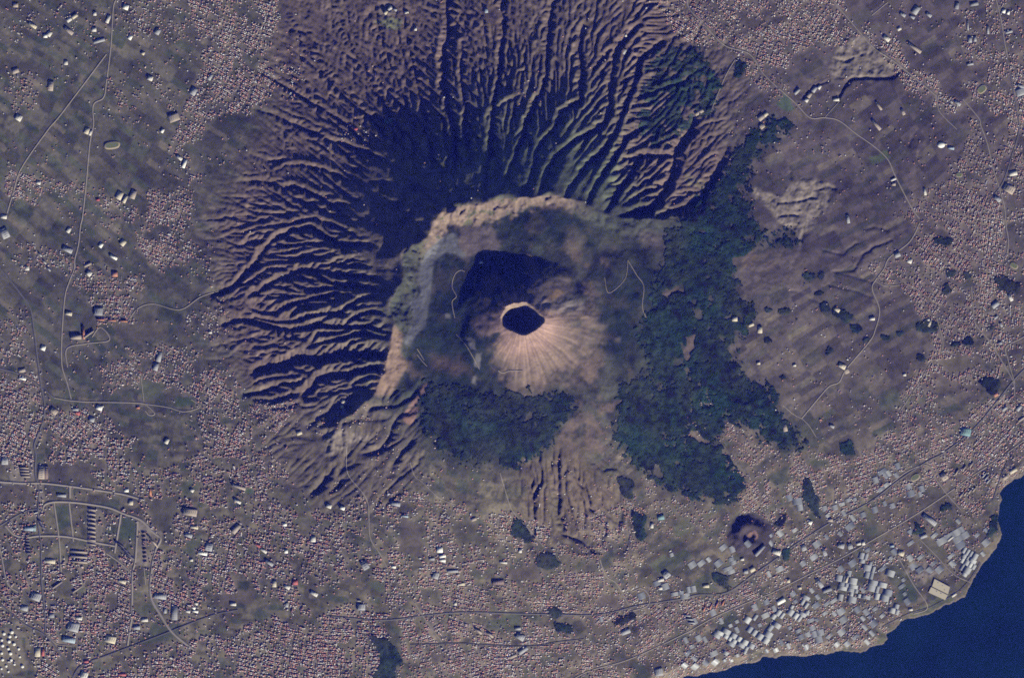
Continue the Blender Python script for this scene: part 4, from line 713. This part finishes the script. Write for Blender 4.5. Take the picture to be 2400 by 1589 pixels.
 'H': [(685,672,44,44,0,'bright white','shed'),(704,716,48,24,8,'bright white','shed'),(704,746,46,24,-8,'bright white','shed'),(630,735,40,22,0,'pale grey','warehouse'),(365,791,34,20,-10,'bright white','warehouse'),(380,355,72,32,-12,'pale grey','warehouse'),(775,820,84,20,0,'pale grey','warehouse'),(655,850,50,50,-15,'pale grey','warehouse'),(833,910,52,24,5,'cream','warehouse'),(1088,896,90,40,3,'brown','warehouse'),(12,385,36,26,-20,'bright white','warehouse'),(2250,845,52,56,40,'pale grey','warehouse'),(2212,882,48,26,10,'white','warehouse'),(2210,940,30,24,0,'white','warehouse'),(1125,760,56,16,-8,'white','warehouse'),(792,1046,20,26,0,'white','warehouse'),(2212,448,50,40,10,'teal','warehouse'),(1225,1218,44,24,0,'pale grey','warehouse'),(1240,1275,70,44,-30,'pale grey','warehouse'),(1260,1370,80,34,35,'pale grey','warehouse'),(1190,1410,60,26,20,'tan','warehouse'),(165,780,50,70,30,'grey','warehouse'),(445,440,50,16,-10,'pale blue','warehouse'),(2150,505,22,40,0,'white','warehouse'),(1240,680,24,30,0,'white','warehouse'),(920,460,40,26,20,'tan','warehouse'),(950,1235,70,16,-40,'tan','apartment block'),(1030,1260,70,16,-40,'tan','apartment block'),(140,1070,60,50,0,'pale grey','warehouse'),(1970,1240,70,40,20,'pale grey','warehouse'),(2200,1520,60,60,10,'pale grey','warehouse')],
 'I': [(680,1031,66,34,28,'bright white','warehouse'),(1138,876,16,58,-15,'cream','warehouse'),(1512,700,48,36,-20,'cream','warehouse'),(880,486,32,28,-30,'bright white','warehouse'),(1095,647,52,40,-15,'pale grey','warehouse'),(1157,650,36,48,20,'pale grey','warehouse'),(1218,634,34,22,10,'white','warehouse'),(1250,630,24,30,10,'white','warehouse'),(978,690,28,64,25,'pale grey','warehouse'),(648,692,66,36,-20,'white','warehouse'),(530,680,26,104,-42,'grey','warehouse'),(1710,468,126,34,-38,'pale grey','warehouse'),(1668,582,54,30,20,'pale grey','warehouse'),(1450,650,30,18,0,'pale blue','warehouse'),(945,905,30,84,35,'pale grey','warehouse'),(1000,955,70,30,20,'grey','warehouse'),(835,660,36,50,20,'pale grey','warehouse'),(1880,990,40,18,35,'white','warehouse'),(2235,175,44,30,30,'tan','warehouse'),(2290,130,60,30,30,'cream','warehouse'),(1580,1090,30,18,0,'white','warehouse'),(1560,1360,0,0,0,'grey',''),(410,740,26,20,0,'white','warehouse'),(480,810,40,36,30,'cream','warehouse'),(435,825,34,30,0,'pale grey','warehouse'),(1855,600,50,14,40,'white','warehouse'),(1020,470,40,26,0,'tan','warehouse'),(1810,170,60,50,-55,'tan','warehouse'),(160,925,46,26,0,'cream','warehouse'),(730,890,26,30,0,'cream','warehouse'),(810,940,26,20,0,'cream','warehouse')]}
n_sh = 0
def building(noun, px, py, w, h, rz, colr, label, H=None, spans=None, sky=True):
    """a thing: walls (own mesh) with its roof and skylights as children"""
    H = H or (9 if noun != 'apartment block' else 22); zz = zat([px-w/8, px+w/8, px], [py, py, py-h/8])
    zb = float(np.min(zz))-4; zt = float(np.max(zz))-zb+H
    nm = noun.replace(' ', '_')
    root = bpy.data.objects.new(nm, None); COL.objects.link(root); root.location = (wx(px), wy(py), zb); root.rotation_euler = (0, 0, rz); root.empty_display_size = 10
    tag(root, label, noun)
    link('wall', boxmesh('wall', w, h, zt, M_WALL, top=False), root)
    sp = spans or max(1, int(min(w, h)/45)); rise = min(4.0, min(w, h)/sp*.09)
    if noun == 'apartment block': rise = .5
    link('roof', roofmesh('roof', w, h, zt, zt+rise, RM[colr], sp), root)
    if sky and max(w, h) > 56 and noun != 'apartment block':
        k = max(2, int(max(w, h)/28)); L_ = max(w, h); D_w = min(w, h)
        for i in range(k):
            t = (-.5+(i+.5)/k)*L_*.9; me = boxmesh('skylight', 2.4, D_w*.62, zt+rise+.55, M_SKY, zt+rise*.2) if w >= h else boxmesh('skylight', D_w*.62, 2.4, zt+rise+.55, M_SKY, zt+rise*.2)
            link('skylight', me, root, (t, 0, 0) if w >= h else (0, t, 0))
    occupy(px, py, w/MPP, h/MPP, rz)
    return root
for k, L_ in SHEDS.items():
    for x, y, w, h, a, colr, noun in L_:
        if not noun: continue
        (px, py), = T(k, [(x, y)]); w, h = w*1.8, h*1.8; rz = math.radians(a)
        building(noun, px, py, w, h, rz, colr, uniq(f'{shape_word(w, h)} {colr} roofed {noun}', px, py)); n_sh += 1
# observatory-like white building by the cone's shadow
building('warehouse', 1113, 609, 44, 26, 0, 'bright white', 'small white building alone at the edge of the cone shadow', H=10)

# the cream factory by the sea: two staggered halls with many roof bays
def quadhall(name, pts, H, rise, bays, root, zb):
    P = [Vector((wx(p[0]), wy(p[1]), 0)) for p in pts]; a, b_, c, d = P; V = []; F = []; o3 = root.location
    for i in range(2*bays+1):
        t = i/(2*bays); l_ = a.lerp(d, t); r_ = b_.lerp(c, t); hh = H+(rise if i % 2 else 0)
        V += [(l_.x-o3.x, l_.y-o3.y, hh), (r_.x-o3.x, r_.y-o3.y, hh)]
    F = [[2*i, 2*i+1, 2*i+3, 2*i+2][::-1] for i in range(2*bays)]
    link('roof', mesh_from('roof', np.array(V), np.array(F), RM['cream']), root)
    Vw = [(p.x-o3.x, p.y-o3.y, hz) for hz in (0, H) for p in P]
    link('wall', mesh_from('wall', np.array(Vw), np.array([[0,4,5,1],[1,5,6,2],[2,6,7,3],[3,7,4,0]])[:, ::-1], M_WALL), root)
f0 = T('I', [(1775, 950)])[0]
fr = bpy.data.objects.new('factory', None); COL.objects.link(fr); fr.location = (wx(f0[0]), wy(f0[1]), float(zat(*f0))-4)
tag(fr, 'big cream factory with two striped roof halls beside the sea', 'factory')
quadhall('hall', T('I', [(1745,878),(1852,934),(1838,984),(1728,930)]), 22, 1.6, 5, fr, 0); quadhall('hall', T('I', [(1722,934),(1837,990),(1818,1024),(1703,972)]), 20, 1.6, 4, fr, 0)
for x, y in [(1770,905),(1800,925),(1760,965),(1790,980),(1815,955)]:
    (px, py), = T('I', [(x, y)]); link('roof_vent', boxmesh('roof_vent', 14, 6, 25.5, RM['pale grey'], 19), fr, (wx(px)-fr.location.x, wy(py)-fr.location.y, 0), math.radians(-28))
(px, py) = f0; occupy(px, py, 56, 52, math.radians(-28), 3)

# storage tanks, lower left
def cyl(name, r, h, cone, m, seg=20, z0=0.):
    a = np.linspace(0, 2*np.pi, seg, endpoint=False); ring = np.stack([r*np.cos(a), r*np.sin(a)], -1)
    V = np.concatenate([np.column_stack([ring, np.full(seg, z0)]), np.column_stack([ring, np.full(seg, h)]), np.column_stack([ring*.5, np.full(seg, h+cone*.7)]), [[0, 0, h+cone]]])
    k = np.arange(seg); q = np.concatenate([np.stack([k, (k+1) % seg, (k+1) % seg+seg, k+seg], -1), np.stack([k+seg, (k+1) % seg+seg, (k+1) % seg+2*seg, k+2*seg], -1)])
    return mesh_from(name, V, [q, np.stack([k+2*seg, (k+1) % seg+2*seg, np.full(seg, 3*seg)], -1)], m, smooth_=False)
M_TANK = mat('tank_paint', (.80,.77,.68), rough=.6, var=.06, scale=.2); M_TOP = mat('tank_top', (.86,.84,.76), rough=.6, var=.06, scale=.2)
tank_w = cyl('tank_wall', 21, 15, .4, M_TANK); tank_t = cyl('roof', 20, 15.9, 2.0, M_TOP, z0=14.9)
for x, y, s in [(30,1258,1.05),(85,1247,1.1),(70,1277,1),(112,1278,.8),(15,1302,.85),(65,1312,1.1),(100,1330,1.05),(20,1340,1.05),(60,1362,.9),(132,1363,.85),(14,1393,.85),(75,1395,1.1),(140,1418,.7),(20,1438,.95),(80,1440,.9),(158,1485,1),(45,1482,.8),(102,1470,.75),(60,1520,.7),(12,1500,.7),(-30,1330,1),(-25,1280,1)]:
    (px, py), = T('G', [(x, y)])
    r_ = bpy.data.objects.new('storage_tank', tank_w); COL.objects.link(r_); r_.location = (wx(px), wy(py), float(zat(px, py))-2); r_.scale = (s, s, s)
    link('roof', tank_t, r_)
    tag(r_, f"{'small' if s < .85 else ('large' if s > 1.04 else 'middling')} round white tank {'in the '+['first', 'second', 'third', 'fourth', 'fifth', 'sixth', 'seventh', 'eighth', 'ninth', 'tenth', 'bottom'][min(10, max(0, int((y-1240)/25)))]+' row from the top'}, {['leftmost', 'middle', 'right hand'][0 if x < 45 else (1 if x < 98 else 2)]}", 'tank', 'white storage tanks of the tank farm'); occupy(px, py, 40*s/MPP, 40*s/MPP, 0, 1)
lay_t = soft([T('G', [(-60,1225),(150,1235),(180,1500),(-60,1540)])], .6, .5, .5)

# the bright cream dome on the right
(px, py), = T('C', [(1790, 1008)])
hd = bpy.data.objects.new('dome', cyl('dome', 52, 10, 14, RM['bright white'], 28)); COL.objects.link(hd); hd.location = (wx(px), wy(py), float(zat(px, py))-2); hd.scale = (1, .78, 1)
tag(hd, 'bright cream domed hall standing alone in dark fields on the right', 'dome'); link('entrance_hall', boxmesh('entrance_hall', 40, 22, 8, RM['cream']), hd, (60, 12, 0)); occupy(px, py, 22, 18, 0, 2)
# oval running tracks
M_TRK = mat('running_track', (.33,.28,.2), rough=.95, var=.1, scale=.1); M_PITCH = mat('pitch_grass', (.15,.17,.08), rough=.95, var=.2, scale=.1)
def oval(px, py, a, b, rz, label, m_in):
    t = np.linspace(0, 2*np.pi, 40, endpoint=False); sup = lambda q: np.sign(q)*np.abs(q)**.75
    def ring(k, h): return np.column_stack([a*k*sup(np.cos(t)), b*(1-(1-k)*a/b if k < 1 else 1)*sup(np.sin(t)), np.full(40, h)])
    V = np.concatenate([ring(1, 5.), ring(.8, 5.), ring(1.0, -6)]); k = np.arange(40)
    q = np.concatenate([np.stack([k, (k+1) % 40, (k+1) % 40+40, k+40], -1), np.stack([k+80, (k+1) % 40+80, (k+1) % 40, k], -1)])
    o = link('sports_ground', mesh_from('sports_ground', V, q, M_TRK), None, (wx(px), wy(py), float(zat(px, py))), rz); tag(o, label, 'sports ground')
    link('pitch', mesh_from('pitch', np.column_stack([ring(.8, 4.6)[:, :2], np.full(40, 4.6)]), np.arange(40)[None], m_in), o); occupy(px, py, 2*a/MPP, 2*b/MPP, rz, 2)
for k, x, y, a, b, r, lb in [('A',780,1010,112,56,8,'pale oval running track on the left by the long road'),('C',2072,622,70,52,40,'pale oval sports ground in the right hand fields'),('C',1915,1215,46,34,0,'small oval sports ground below the cream dome'),('I',1610,175,70,46,30,'oval of pale tracks inside the motorway exit by the coast'),('F',2295,275,60,40,-30,'small oval sports ground at the right edge of the town')]:
    (px, py), = T(k, [(x, y)]); oval(px, py, a, b, math.radians(r), lb, M_PITCH)

# greenhouses: multi-span roofs of hazy glass, in blocks
GM = [mat('greenhouse_sheet_%s' % n_, c, rough=.45, var=.16, scale=.03, spec=.4) for n_, c in (('white', (.40,.41,.41)), ('pale', (.30,.31,.32)), ('blue', (.23,.245,.265)))]
GH = [('I', [(1220,700),(1280,720),(1300,760),(1350,750),(1390,860),(1370,900),(1420,930),(1430,1040),(1370,1050),(1270,1000),(1280,860),(1230,790)], -15, .95, 'left of the cream factory'), ('I', [(1060,850),(1180,820),(1210,960),(1260,950),(1280,1090),(1120,1100),(1080,980)], -12, .85, 'between the coast road and the shore'),
 ('I', [(370,1120),(500,1120),(560,1230),(650,1100),(710,1140),(630,1230),(690,1330),(560,1380),(470,1260)], -35, .9, 'near the lower shore'), ('I', [(220,1220),(400,1240),(500,1330),(440,1440),(330,1440),(220,1360)], -30, .8, 'above the beach at the bottom'), ('I', [(740,1060),(880,1060),(900,1110),(800,1190),(740,1150)], -35, .6, 'amid houses below the coast road'),
 ('I', [(1950,650),(2060,720),(2060,780),(1980,880),(1910,800)], -30, .9, 'close to the right hand shore'), ('I', [(1760,600),(1880,560),(1940,480),(2010,560),(2050,600),(1980,640),(1880,660),(1780,640)], 30, .75, 'inland of the right hand shore'), ('I', [(1090,380),(1150,360),(1190,420),(1120,450)], 30, 1, 'among fields above the coast road'), ('I', [(640,290),(690,260),(750,300),(720,350)], 20, 1, 'above the small dark cone hill'),
 ('I', [(260,740),(330,720),(380,800),(330,860),(280,800)], 20, .9, 'below the small dark cone hill'), ('I', [(1360,130),(1500,90),(1490,170),(1400,200)], 35, .8, 'left of the motorway exit'), ('I', [(1340,260),(1430,200),(1450,240),(1370,290)], 38, .9, 'beside the motorway near its exit'), ('I', [(890,1240),(960,1220),(1010,1290),(930,1320)], 15, .9, 'close above the pointed shore'), ('I', [(800,980),(850,970),(870,1050),(820,1040)], -30, .9, 'just below the straight coast road'),
 ('I', [(1130,500),(1210,460),(1220,520),(1150,560)], 40, .7, 'among fields by the motorway'), ('I', [(280,640),(350,640),(370,690),(290,680)], 20, .8, 'left of the dark cone hill'), ('I', [(770,330),(820,320),(830,390),(800,400)], 10, .8, 'between groves right of the cone hill'), ('H', [(2240,690),(2300,680),(2290,740),(2230,750)], 20, 1, 'by the road above the motorway ramp'), ('H', [(2180,900),(2260,900),(2240,960),(2190,960)], 20, .8, 'beside the motorway ramp'), ('H', [(2060,980),(2110,980),(2110,1030),(2070,1030)], 20, 1, 'inside the motorway ramp curve'), ('H', [(1780,1130),(1910,1120),(1900,1160),(1790,1160)], 8, .9, 'just below the motorway ramp'), ('H', [(2290,960),(2367,950),(2367,1020),(2300,1020)], 10, .9, 'along the motorway right of the ramp'),
 ('I', [(1410,830),(1450,820),(1460,880),(1420,880)], -20, 1, 'between the factory and the glass rows'), ('I', [(0,940),(70,900),(80,1000),(0,1010)], 10, .7, 'under the motorway at bottom middle'), ('I', [(1430,1060),(1480,1050),(1490,1110),(1440,1120)], -20, .8, 'on the shore side below the factory road')]
def lie(o, a, px, py):       # lay a flat thing on the slope under it
    e = 3.; nx_ = -(zat(px+e, py)-zat(px-e, py))/(2*e*MPP); ny_ = (zat(px, py+e)-zat(px, py-e))/(2*e*MPP)
    q = Vector((0, 0, 1)).rotation_difference(Vector((float(nx_), float(ny_), 1)).normalized()); o.rotation_euler = (q @ Matrix.Rotation(a, 3, 'Z').to_quaternion()).to_euler()
grr = random.Random(9); n_gh = 0
def span_block(w, d, h, spans):
    ys = np.linspace(-d/2, d/2, 2*spans+1); V = []; F = []
    for i, yy in enumerate(ys): V += [[-w/2, yy, h+(1.0 if i % 2 else 0)], [w/2, yy, h+(1.0 if i % 2 else 0)]]
    n_ = len(ys); F += [[2*i, 2*i+1, 2*i+3, 2*i+2] for i in range(n_-1)]; b = len(V)
    for yy in ys: V += [[-w/2, yy, -6], [w/2, yy, -6]]
    for i in range(n_-1): F += [[2*i, 2*i+2, b+2*i+2, b+2*i], [2*i+3, 2*i+1, b+2*i+1, b+2*i+3]]
    F += [[1, 0, b, b+1], [2*n_-2, 2*n_-1, b+2*n_-1, b+2*n_-2]]
    return np.array(V, float), np.array(F)
PROTO = {}
for k, poly, ang_, fill, lb in GH:
    pv = T(k, poly); a = math.radians(ang_); ca, sa = math.cos(a), math.sin(a); cxp = sum(p[0] for p in pv)/len(pv); cyp = sum(p[1] for p in pv)/len(pv)
    R = max(math.hypot(p[0]-cxp, p[1]-cyp) for p in pv)
    v_ = -R
    while v_ < R:
        d = grr.choice([9, 12, 15]); u_ = -R+grr.uniform(0, 4)
        while u_ < R:
            w = grr.choice([9, 13, 17, 22]); uc, vc = u_+w/2, v_+d/2; px = cxp+uc*ca+vc*sa; py = cyp-uc*sa+vc*ca
            u_ += w+.1
            if not inpoly(pv, np.array([px]), np.array([py]))[0] or grr.random() > fill*.86: continue
            ii, jj = int((py-Y0)/CS), int((px-X0)/CS)
            if not (0 <= ii < NY and 0 <= jj < NX) or sea[ii, jj] or road_mask[ii, jj] or occupied[ii, jj]: continue
            mi = grr.choice([0, 1, 1, 1, 2]); key = (w, d, mi)
            if key not in PROTO:
                V, F = span_block(w*MPP, d*MPP, 3.6, max(2, int(d*MPP/11))); PROTO[key] = mesh_from('greenhouse', V, F, GM[mi])
            o = link('greenhouse', PROTO[key], None, (wx(px), wy(py), float(zat(px, py))+1), 0); lie(o, a, px, py)
            sz = 'small' if w*d < 130 else ('large' if w*d > 230 else 'mid sized')
            dxp, dyp = px-cxp, py-cyp; pos = 'central' if math.hypot(dxp, dyp) < R*.3 else ['right hand', 'upper right', 'upper', 'upper left', 'left hand', 'lower left', 'lower', 'lower right'][int((math.degrees(math.atan2(-dyp, dxp)) % 360+22.5)//45) % 8]
            hd_ = f"{sz} {['whitish', 'pale grey', 'bluish grey'][mi]} greenhouse"; l0 = f'{hd_}, {pos} one {lb}'
            l0 = uniq(hd_, px, py) if (l0 in used_labels or len(l0.split()) > 16) else l0; used_labels[l0] = 1
            tag(o, l0, 'greenhouse', 'greenhouses '+lb); n_gh += 1
            occupy(px, py, w, d, a, .3)
        v_ += d+.1
GREG = [T('I', [(0,1180),(400,1040),(900,820),(1380,560),(1600,440),(2050,480),(2180,600),(2050,780),(1900,960),(1500,1140),(1380,1300),(900,1380),(400,1440),(0,1520)]), T('I', [(0,700),(500,620),(900,440),(1300,150),(1600,60),(1760,200),(1500,420),(900,760),(300,960),(0,980)])]
tries = 0
while n_gh < 245 and tries < 6000:
    tries += 1; p_ = GREG[0 if grr.random() < .75 else 1]; bx = [q[0] for q in p_]; by = [q[1] for q in p_]; px, py = grr.uniform(min(bx), max(bx)), grr.uniform(min(by), max(by))
    ii, jj = int((py-Y0)/CS), int((px-X0)/CS); w, d = grr.choice([9, 13, 18]), grr.choice([8, 12, 15]); r_ = 4
    if not (6 < ii < NY-6 and 6 < jj < NX-6) or not inpoly(p_, np.array([px]), np.array([py]))[0] or sea[ii, jj] or coastd[ii, jj] < 15 or road_mask[ii-r_:ii+r_, jj-r_:jj+r_].any() or occupied[ii-r_:ii+r_, jj-r_:jj+r_].any() or groves[ii, jj]: continue
    mi = grr.choice([0, 1, 1, 2]); key = (w, d, mi); a = DANG[district[ii, jj]]
    if key not in PROTO:
        V, F = span_block(w*MPP, d*MPP, 3.6, max(2, int(d*MPP/11))); PROTO[key] = mesh_from('greenhouse', V, F, GM[mi])
    o = link('greenhouse', PROTO[key], None, (wx(px), wy(py), float(zat(px, py))+1), 0); lie(o, a, px, py); n_gh += 1; occupy(px, py, w, d, a, .3)
    tag(o, uniq(f"{'small' if w*d < 110 else ('big' if w*d > 200 else 'mid sized')} lone {['whitish', 'pale grey', 'bluish grey'][mi]} greenhouse", px, py), 'greenhouse', 'lone greenhouses among the coastal houses')
print('sheds', n_sh, 'greenhouses', n_gh)

# rows of long apartment blocks in the lower left city and elsewhere
ORD = ['first', 'second', 'third', 'fourth', 'fifth', 'sixth', 'seventh', 'eighth', 'ninth', 'tenth']
BLK = [('G', (640,400), (640,640), 9, 60, -14, 'tan', 'in the stack of slabs inside the ring road'), ('G', (1000,560), (1010,760), 8, 26, 0, 'brown', 'in the ladder of slabs inside the ring road bend'), ('G', (1040,590), (1080,640), 4, 60, -48, 'tan', 'in the slanting slabs at the ring road corner'), ('G', (830,640), (900,720), 4, 90, -38, 'dark grey', 'in the slanting dark square by the city grid'), ('G', (550,690), (550,760), 3, 130, -6, 'tan', 'in the long pale pair below the city avenue'), ('G', (190,610), (200,700), 5, 36, -10, 'dark grey', 'left of the city avenue end'), ('G', (280,480), (300,520), 3, 44, -40, 'dark grey', 'in the dark comb near the left motorway'), ('G', (170,110), (180,170), 4, 70, -4, 'tan', 'beside the big striped hall'), ('G', (1045,270), (1050,280), 2, 60, 90, 'orange', 'striped by the avenue end'), ('G', (400,920), (540,950), 2, 90, 35, 'tan', 'in the slanting pair below the pale blue hall'), ('G', (650,450), (760,470), 0, 50, -14, 'tan', ''),
 ('D', (660,600), (760,620), 0, 40, 0, 'tan', ''), ('D', (700,650), (860,660), 3, 60, -5, 'orange', 'in a row by the left field corner'), ('D', (280,200), (340,300), 3, 40, -50, 'pale grey', 'in the curved estate near the upper left motorway'), ('I', (1900,140), (2000,90), 3, 50, 60, 'tan', 'in the coast town by the railway'), ('I', (2090,160), (2120,200), 3, 50, 50, 'pale grey', 'near the beach railway'), ('I', (1930,300), (2020,260), 4, 40, 55, 'tan', 'behind the right hand beach'), ('I', (150,1080), (280,1040), 4, 50, 70, 'orange', 'above the road at bottom right middle'), ('I', (30,1130), (60,1180), 3, 50, -10, 'pale grey', 'by the bottom coast road'), ('F', (2050,560), (2090,640), 0, 50, 40, 'tan', '')]
for k, p0, p1, n_, ln, a, colr, lb in BLK:
    for i in range(n_):
        t = i/max(1, n_-1); (px, py), = T(k, [(p0[0]+(p1[0]-p0[0])*t, p0[1]+(p1[1]-p0[1])*t)])
        o = building('apartment block', px, py, ln*1.8, 20 if ln < 100 else 26, math.radians(a), colr, f'{ORD[i]} {colr} roofed apartment block '+lb, H=13, sky=False); o['group'] = 'apartment blocks '+lb

# ------------------------------------------------------------------ houses: thousands, the largest as things of their own
hr = np.random.default_rng(77)
LX, LY, LT = [], [], []
for k_, (sx_, sy_) in enumerate(SEEDS):
    us = np.arange(-330, 330, 3.35); ks = np.arange(-40, 40); vs_ = np.concatenate([ks*PV+2.7, ks*PV+5.95])
    U, Vv = np.meshgrid(us, vs_); U = U+hr.uniform(-1.1, 1.1, U.shape)+hr.uniform(0, 3.35, (len(vs_), 1)); Vv = Vv+hr.uniform(-.85, .85, Vv.shape)
    a = DANG[k_]; x = sx_+U*math.cos(a)+Vv*math.sin(a); y = sy_-U*math.sin(a)+Vv*math.cos(a)
    okk = (x > X0+2) & (x < X0+CS*NX-4) & (y > Y0+2) & (y < Y0+CS*NY-4) & (np.abs((U+PU/2) % PU-PU/2) > 1.9); x, y = x[okk], y[okk]
    okk = district[((y-Y0)/CS).astype(int), ((x-X0)/CS).astype(int)] == k_
    LX.append(x[okk]); LY.append(y[okk]); LT.append(np.full(okk.sum(), a))
hx, hy, th = np.concatenate(LX), np.concatenate(LY), np.concatenate(LT)
ii = np.clip(((hy-Y0)/CS).astype(int), 0, NY-1); jj = np.clip(((hx-X0)/CS).astype(int), 0, NX-1)
pd = dens[ii, jj]
okm = (hr.random(len(hx)) < pd*.92) & ~sea[ii, jj] & ~road_mask[ii, jj] & ~occupied[ii, jj] & ~forest_any[ii, jj] & (coastd[ii, jj] > 2.2)
hx, hy, th = hx[okm], hy[okm], th[okm]; dist_h = district[ii, jj][okm]; DBR = np.random.default_rng(3).uniform(.75, 1.25, len(SEEDS))[dist_h]
N = len(hx)
w = hr.uniform(9, 18, N); d = hr.uniform(8, 13.5, N); big = hr.random(N) < .07; w[big] *= hr.uniform(1.3, 2.2, big.sum()); d[big] *= hr.uniform(1.0, 1.35, big.sum())
low = hy > 1000
w = np.where((hx < 1300) & low, w*1.25, w)
H = hr.uniform(6, 13, N)+np.where((hx < 900) & (hy > 900), 3, 0)
th = th+np.where(hr.random(N) < .3, np.pi/2, 0)+hr.normal(0, .14, N)
pal = np.array([(.47,.25,.20),(.42,.22,.18),(.50,.32,.26),(.48,.38,.33),(.62,.55,.50),(.70,.65,.61),(.42,.40,.40),(.27,.25,.25),(.82,.78,.75)])
pw = np.array([.16,.15,.14,.13,.13,.10,.08,.07,.04]); ci = hr.choice(len(pal), N, p=pw/pw.sum()); rcol = np.clip(pal[ci]*hr.uniform(.9, 1.9, (N, 1))*DBR[:, None]*np.array([1.06, .96, .98]), 0, .85)
wcol = np.array([(.42,.36,.31),(.5,.46,.4),(.36,.3,.26)])[hr.integers(0, 3, N)]
flat = hr.random(N) < .55
zb = zat(hx, hy)
in_frame = (hx > 4) & (hx < 2364) & (hy > 4) & (hy < 1564)
area = np.where(in_frame & (z[np.clip(((hy-Y0)/CS).astype(int), 0, NY-1), np.clip(((hx-X0)/CS).astype(int), 0, NX-1)] > 0), w*d, 0)
topi = np.argsort(-area)[:300]; is_top = np.zeros(N, bool); is_top[topi] = True
def house_arrays(sel):
    n_ = len(sel); c, s = np.cos(th[sel]), np.sin(th[sel]); hw, hd = w[sel]/2, d[sel]/2; rise = np.where(flat[sel], .6, hd*.42)
    loc = [(-1,-1,0),(1,-1,0),(1,1,0),(-1,1,0),(-1,-1,1),(1,-1,1),(1,1,1),(-1,1,1),(-1,0,2),(1,0,2)]
    V = np.zeros((n_, 10, 3))
    for k, (a, b_, t) in enumerate(loc):
        lx, ly = a*hw, b_*hd
        V[:, k, 0] = wx(hx[sel])+lx*c-ly*s; V[:, k, 1] = wy(hy[sel])+lx*s+ly*c; V[:, k, 2] = zb[sel]+(np.full(n_, -4.) if t == 0 else (H[sel] if t == 1 else H[sel]+rise))
    q = np.array([[0,1,5,4],[1,2,6,5],[2,3,7,6],[3,0,4,7],[4,5,9,8],[6,7,8,9]]); t3 = np.array([[5,6,9],[7,4,8]])
    off = (np.arange(n_)*10)[:, None, None]
    F = [(q[None]+off).reshape(-1, 4), (t3[None]+off).reshape(-1, 3)]
    cq = np.concatenate([np.repeat(wcol[sel][:, None], 4, 1), np.repeat(rcol[sel][:, None], 2, 1)], 1).reshape(-1, 3); ct = np.repeat(wcol[sel][:, None], 2, 1).reshape(-1, 3)
    return V.reshape(-1, 3), F, np.concatenate([cq, ct])
V, F, cc = house_arrays(np.where(~is_top)[0])
tag(link('dense_housing', mesh_from('dense_housing', V, F, M_TOWN, cc)), 'thousands of tiny red, cream and grey roofs packed through the towns around the volcano', 'housing', kind='stuff')
CN = ['red tiled', 'dark red tiled', 'orange tiled', 'tan', 'cream', 'pale', 'grey', 'dark grey', 'white']
HM = [mat('house_roof_%s' % CN[k].replace(' ', '_'), tuple(pal[k]), rough=.85, var=.1, scale=.2) for k in range(len(pal))]
HP = {}
def house_proto(k, fl):
    if (k, fl) in HP: return HP[(k, fl)]
    x, y, hh, rs = .5, .5, 1.0, (.05 if fl else .45)
    wl = mesh_from('house', np.array([[-x,-y,-.5],[x,-y,-.5],[x,y,-.5],[-x,y,-.5],[-x,-y,hh],[x,-y,hh],[x,y,hh],[-x,y,hh],[-x,0,hh+rs-.02],[x,0,hh+rs-.02]]), [np.array([[0,1,5,4],[1,2,6,5],[2,3,7,6],[3,0,4,7]]), np.array([[5,6,9],[7,4,8]])], M_WALL)
    X, Y = .54, .54
    rf_ = mesh_from('roof', np.array([[-X,-Y,hh],[X,-Y,hh],[X,0,hh+rs],[-X,0,hh+rs],[X,Y,hh],[-X,Y,hh]]), np.array([[0,1,2,3],[3,2,4,5]]), HM[k])
    HP[(k, fl)] = (wl, rf_); return wl, rf_
for i in topi:
    wl, rf_ = house_proto(int(ci[i]), bool(flat[i])); o = link('house', wl, None, (wx(hx[i]), wy(hy[i]), zb[i]), float(th[i])); o.scale = (w[i], d[i], H[i]); link('roof', rf_, o)
    q, _ = where(hx[i], hy[i]); ln_ = min(LAND, key=lambda q: math.hypot(q[1]-hx[i], q[2]-hy[i]))[0]
    tag(o, uniq(f'big {CN[ci[i]]} roofed house', hx[i], hy[i]), 'house', 'larger houses around '+ln_)
print('houses', N)

# ------------------------------------------------------------------ air: one closed box of blue haze round everything
HZ = mesh_from('haze', np.array([[sx0-300,sy0-300,-14],[sx1+300,sy0-300,-14],[sx1+300,sy1+300,-14],[sx0-300,sy1+300,-14],[sx0-300,sy0-300,CAM_H+200],[sx1+300,sy0-300,CAM_H+200],[sx1+300,sy1+300,CAM_H+200],[sx0-300,sy1+300,CAM_H+200]]),
  np.array([[0,3,2,1],[4,5,6,7],[0,1,5,4],[1,2,6,5],[2,3,7,6],[3,0,4,7]]), [])
mh = bpy.data.materials.new('haze_air'); mh.use_nodes = True; n = mh.node_tree.nodes; l = mh.node_tree.links
n.remove(n['Principled BSDF']); pv_ = n.new('ShaderNodeVolumePrincipled'); pv_.inputs['Color'].default_value = (.06, .09, 1.0, 1); pv_.inputs['Absorption Color'].default_value = (1, 1, 1, 1); pv_.inputs['Density'].default_value = HAZE0; pv_.inputs['Density Attribute'].default_value = ''
l.new(pv_.outputs[0], n['Material Output'].inputs['Volume'])
HZ.materials.append(mh); tag(link('haze', HZ), 'thin blue haze over the whole landscape', 'haze', kind='stuff')
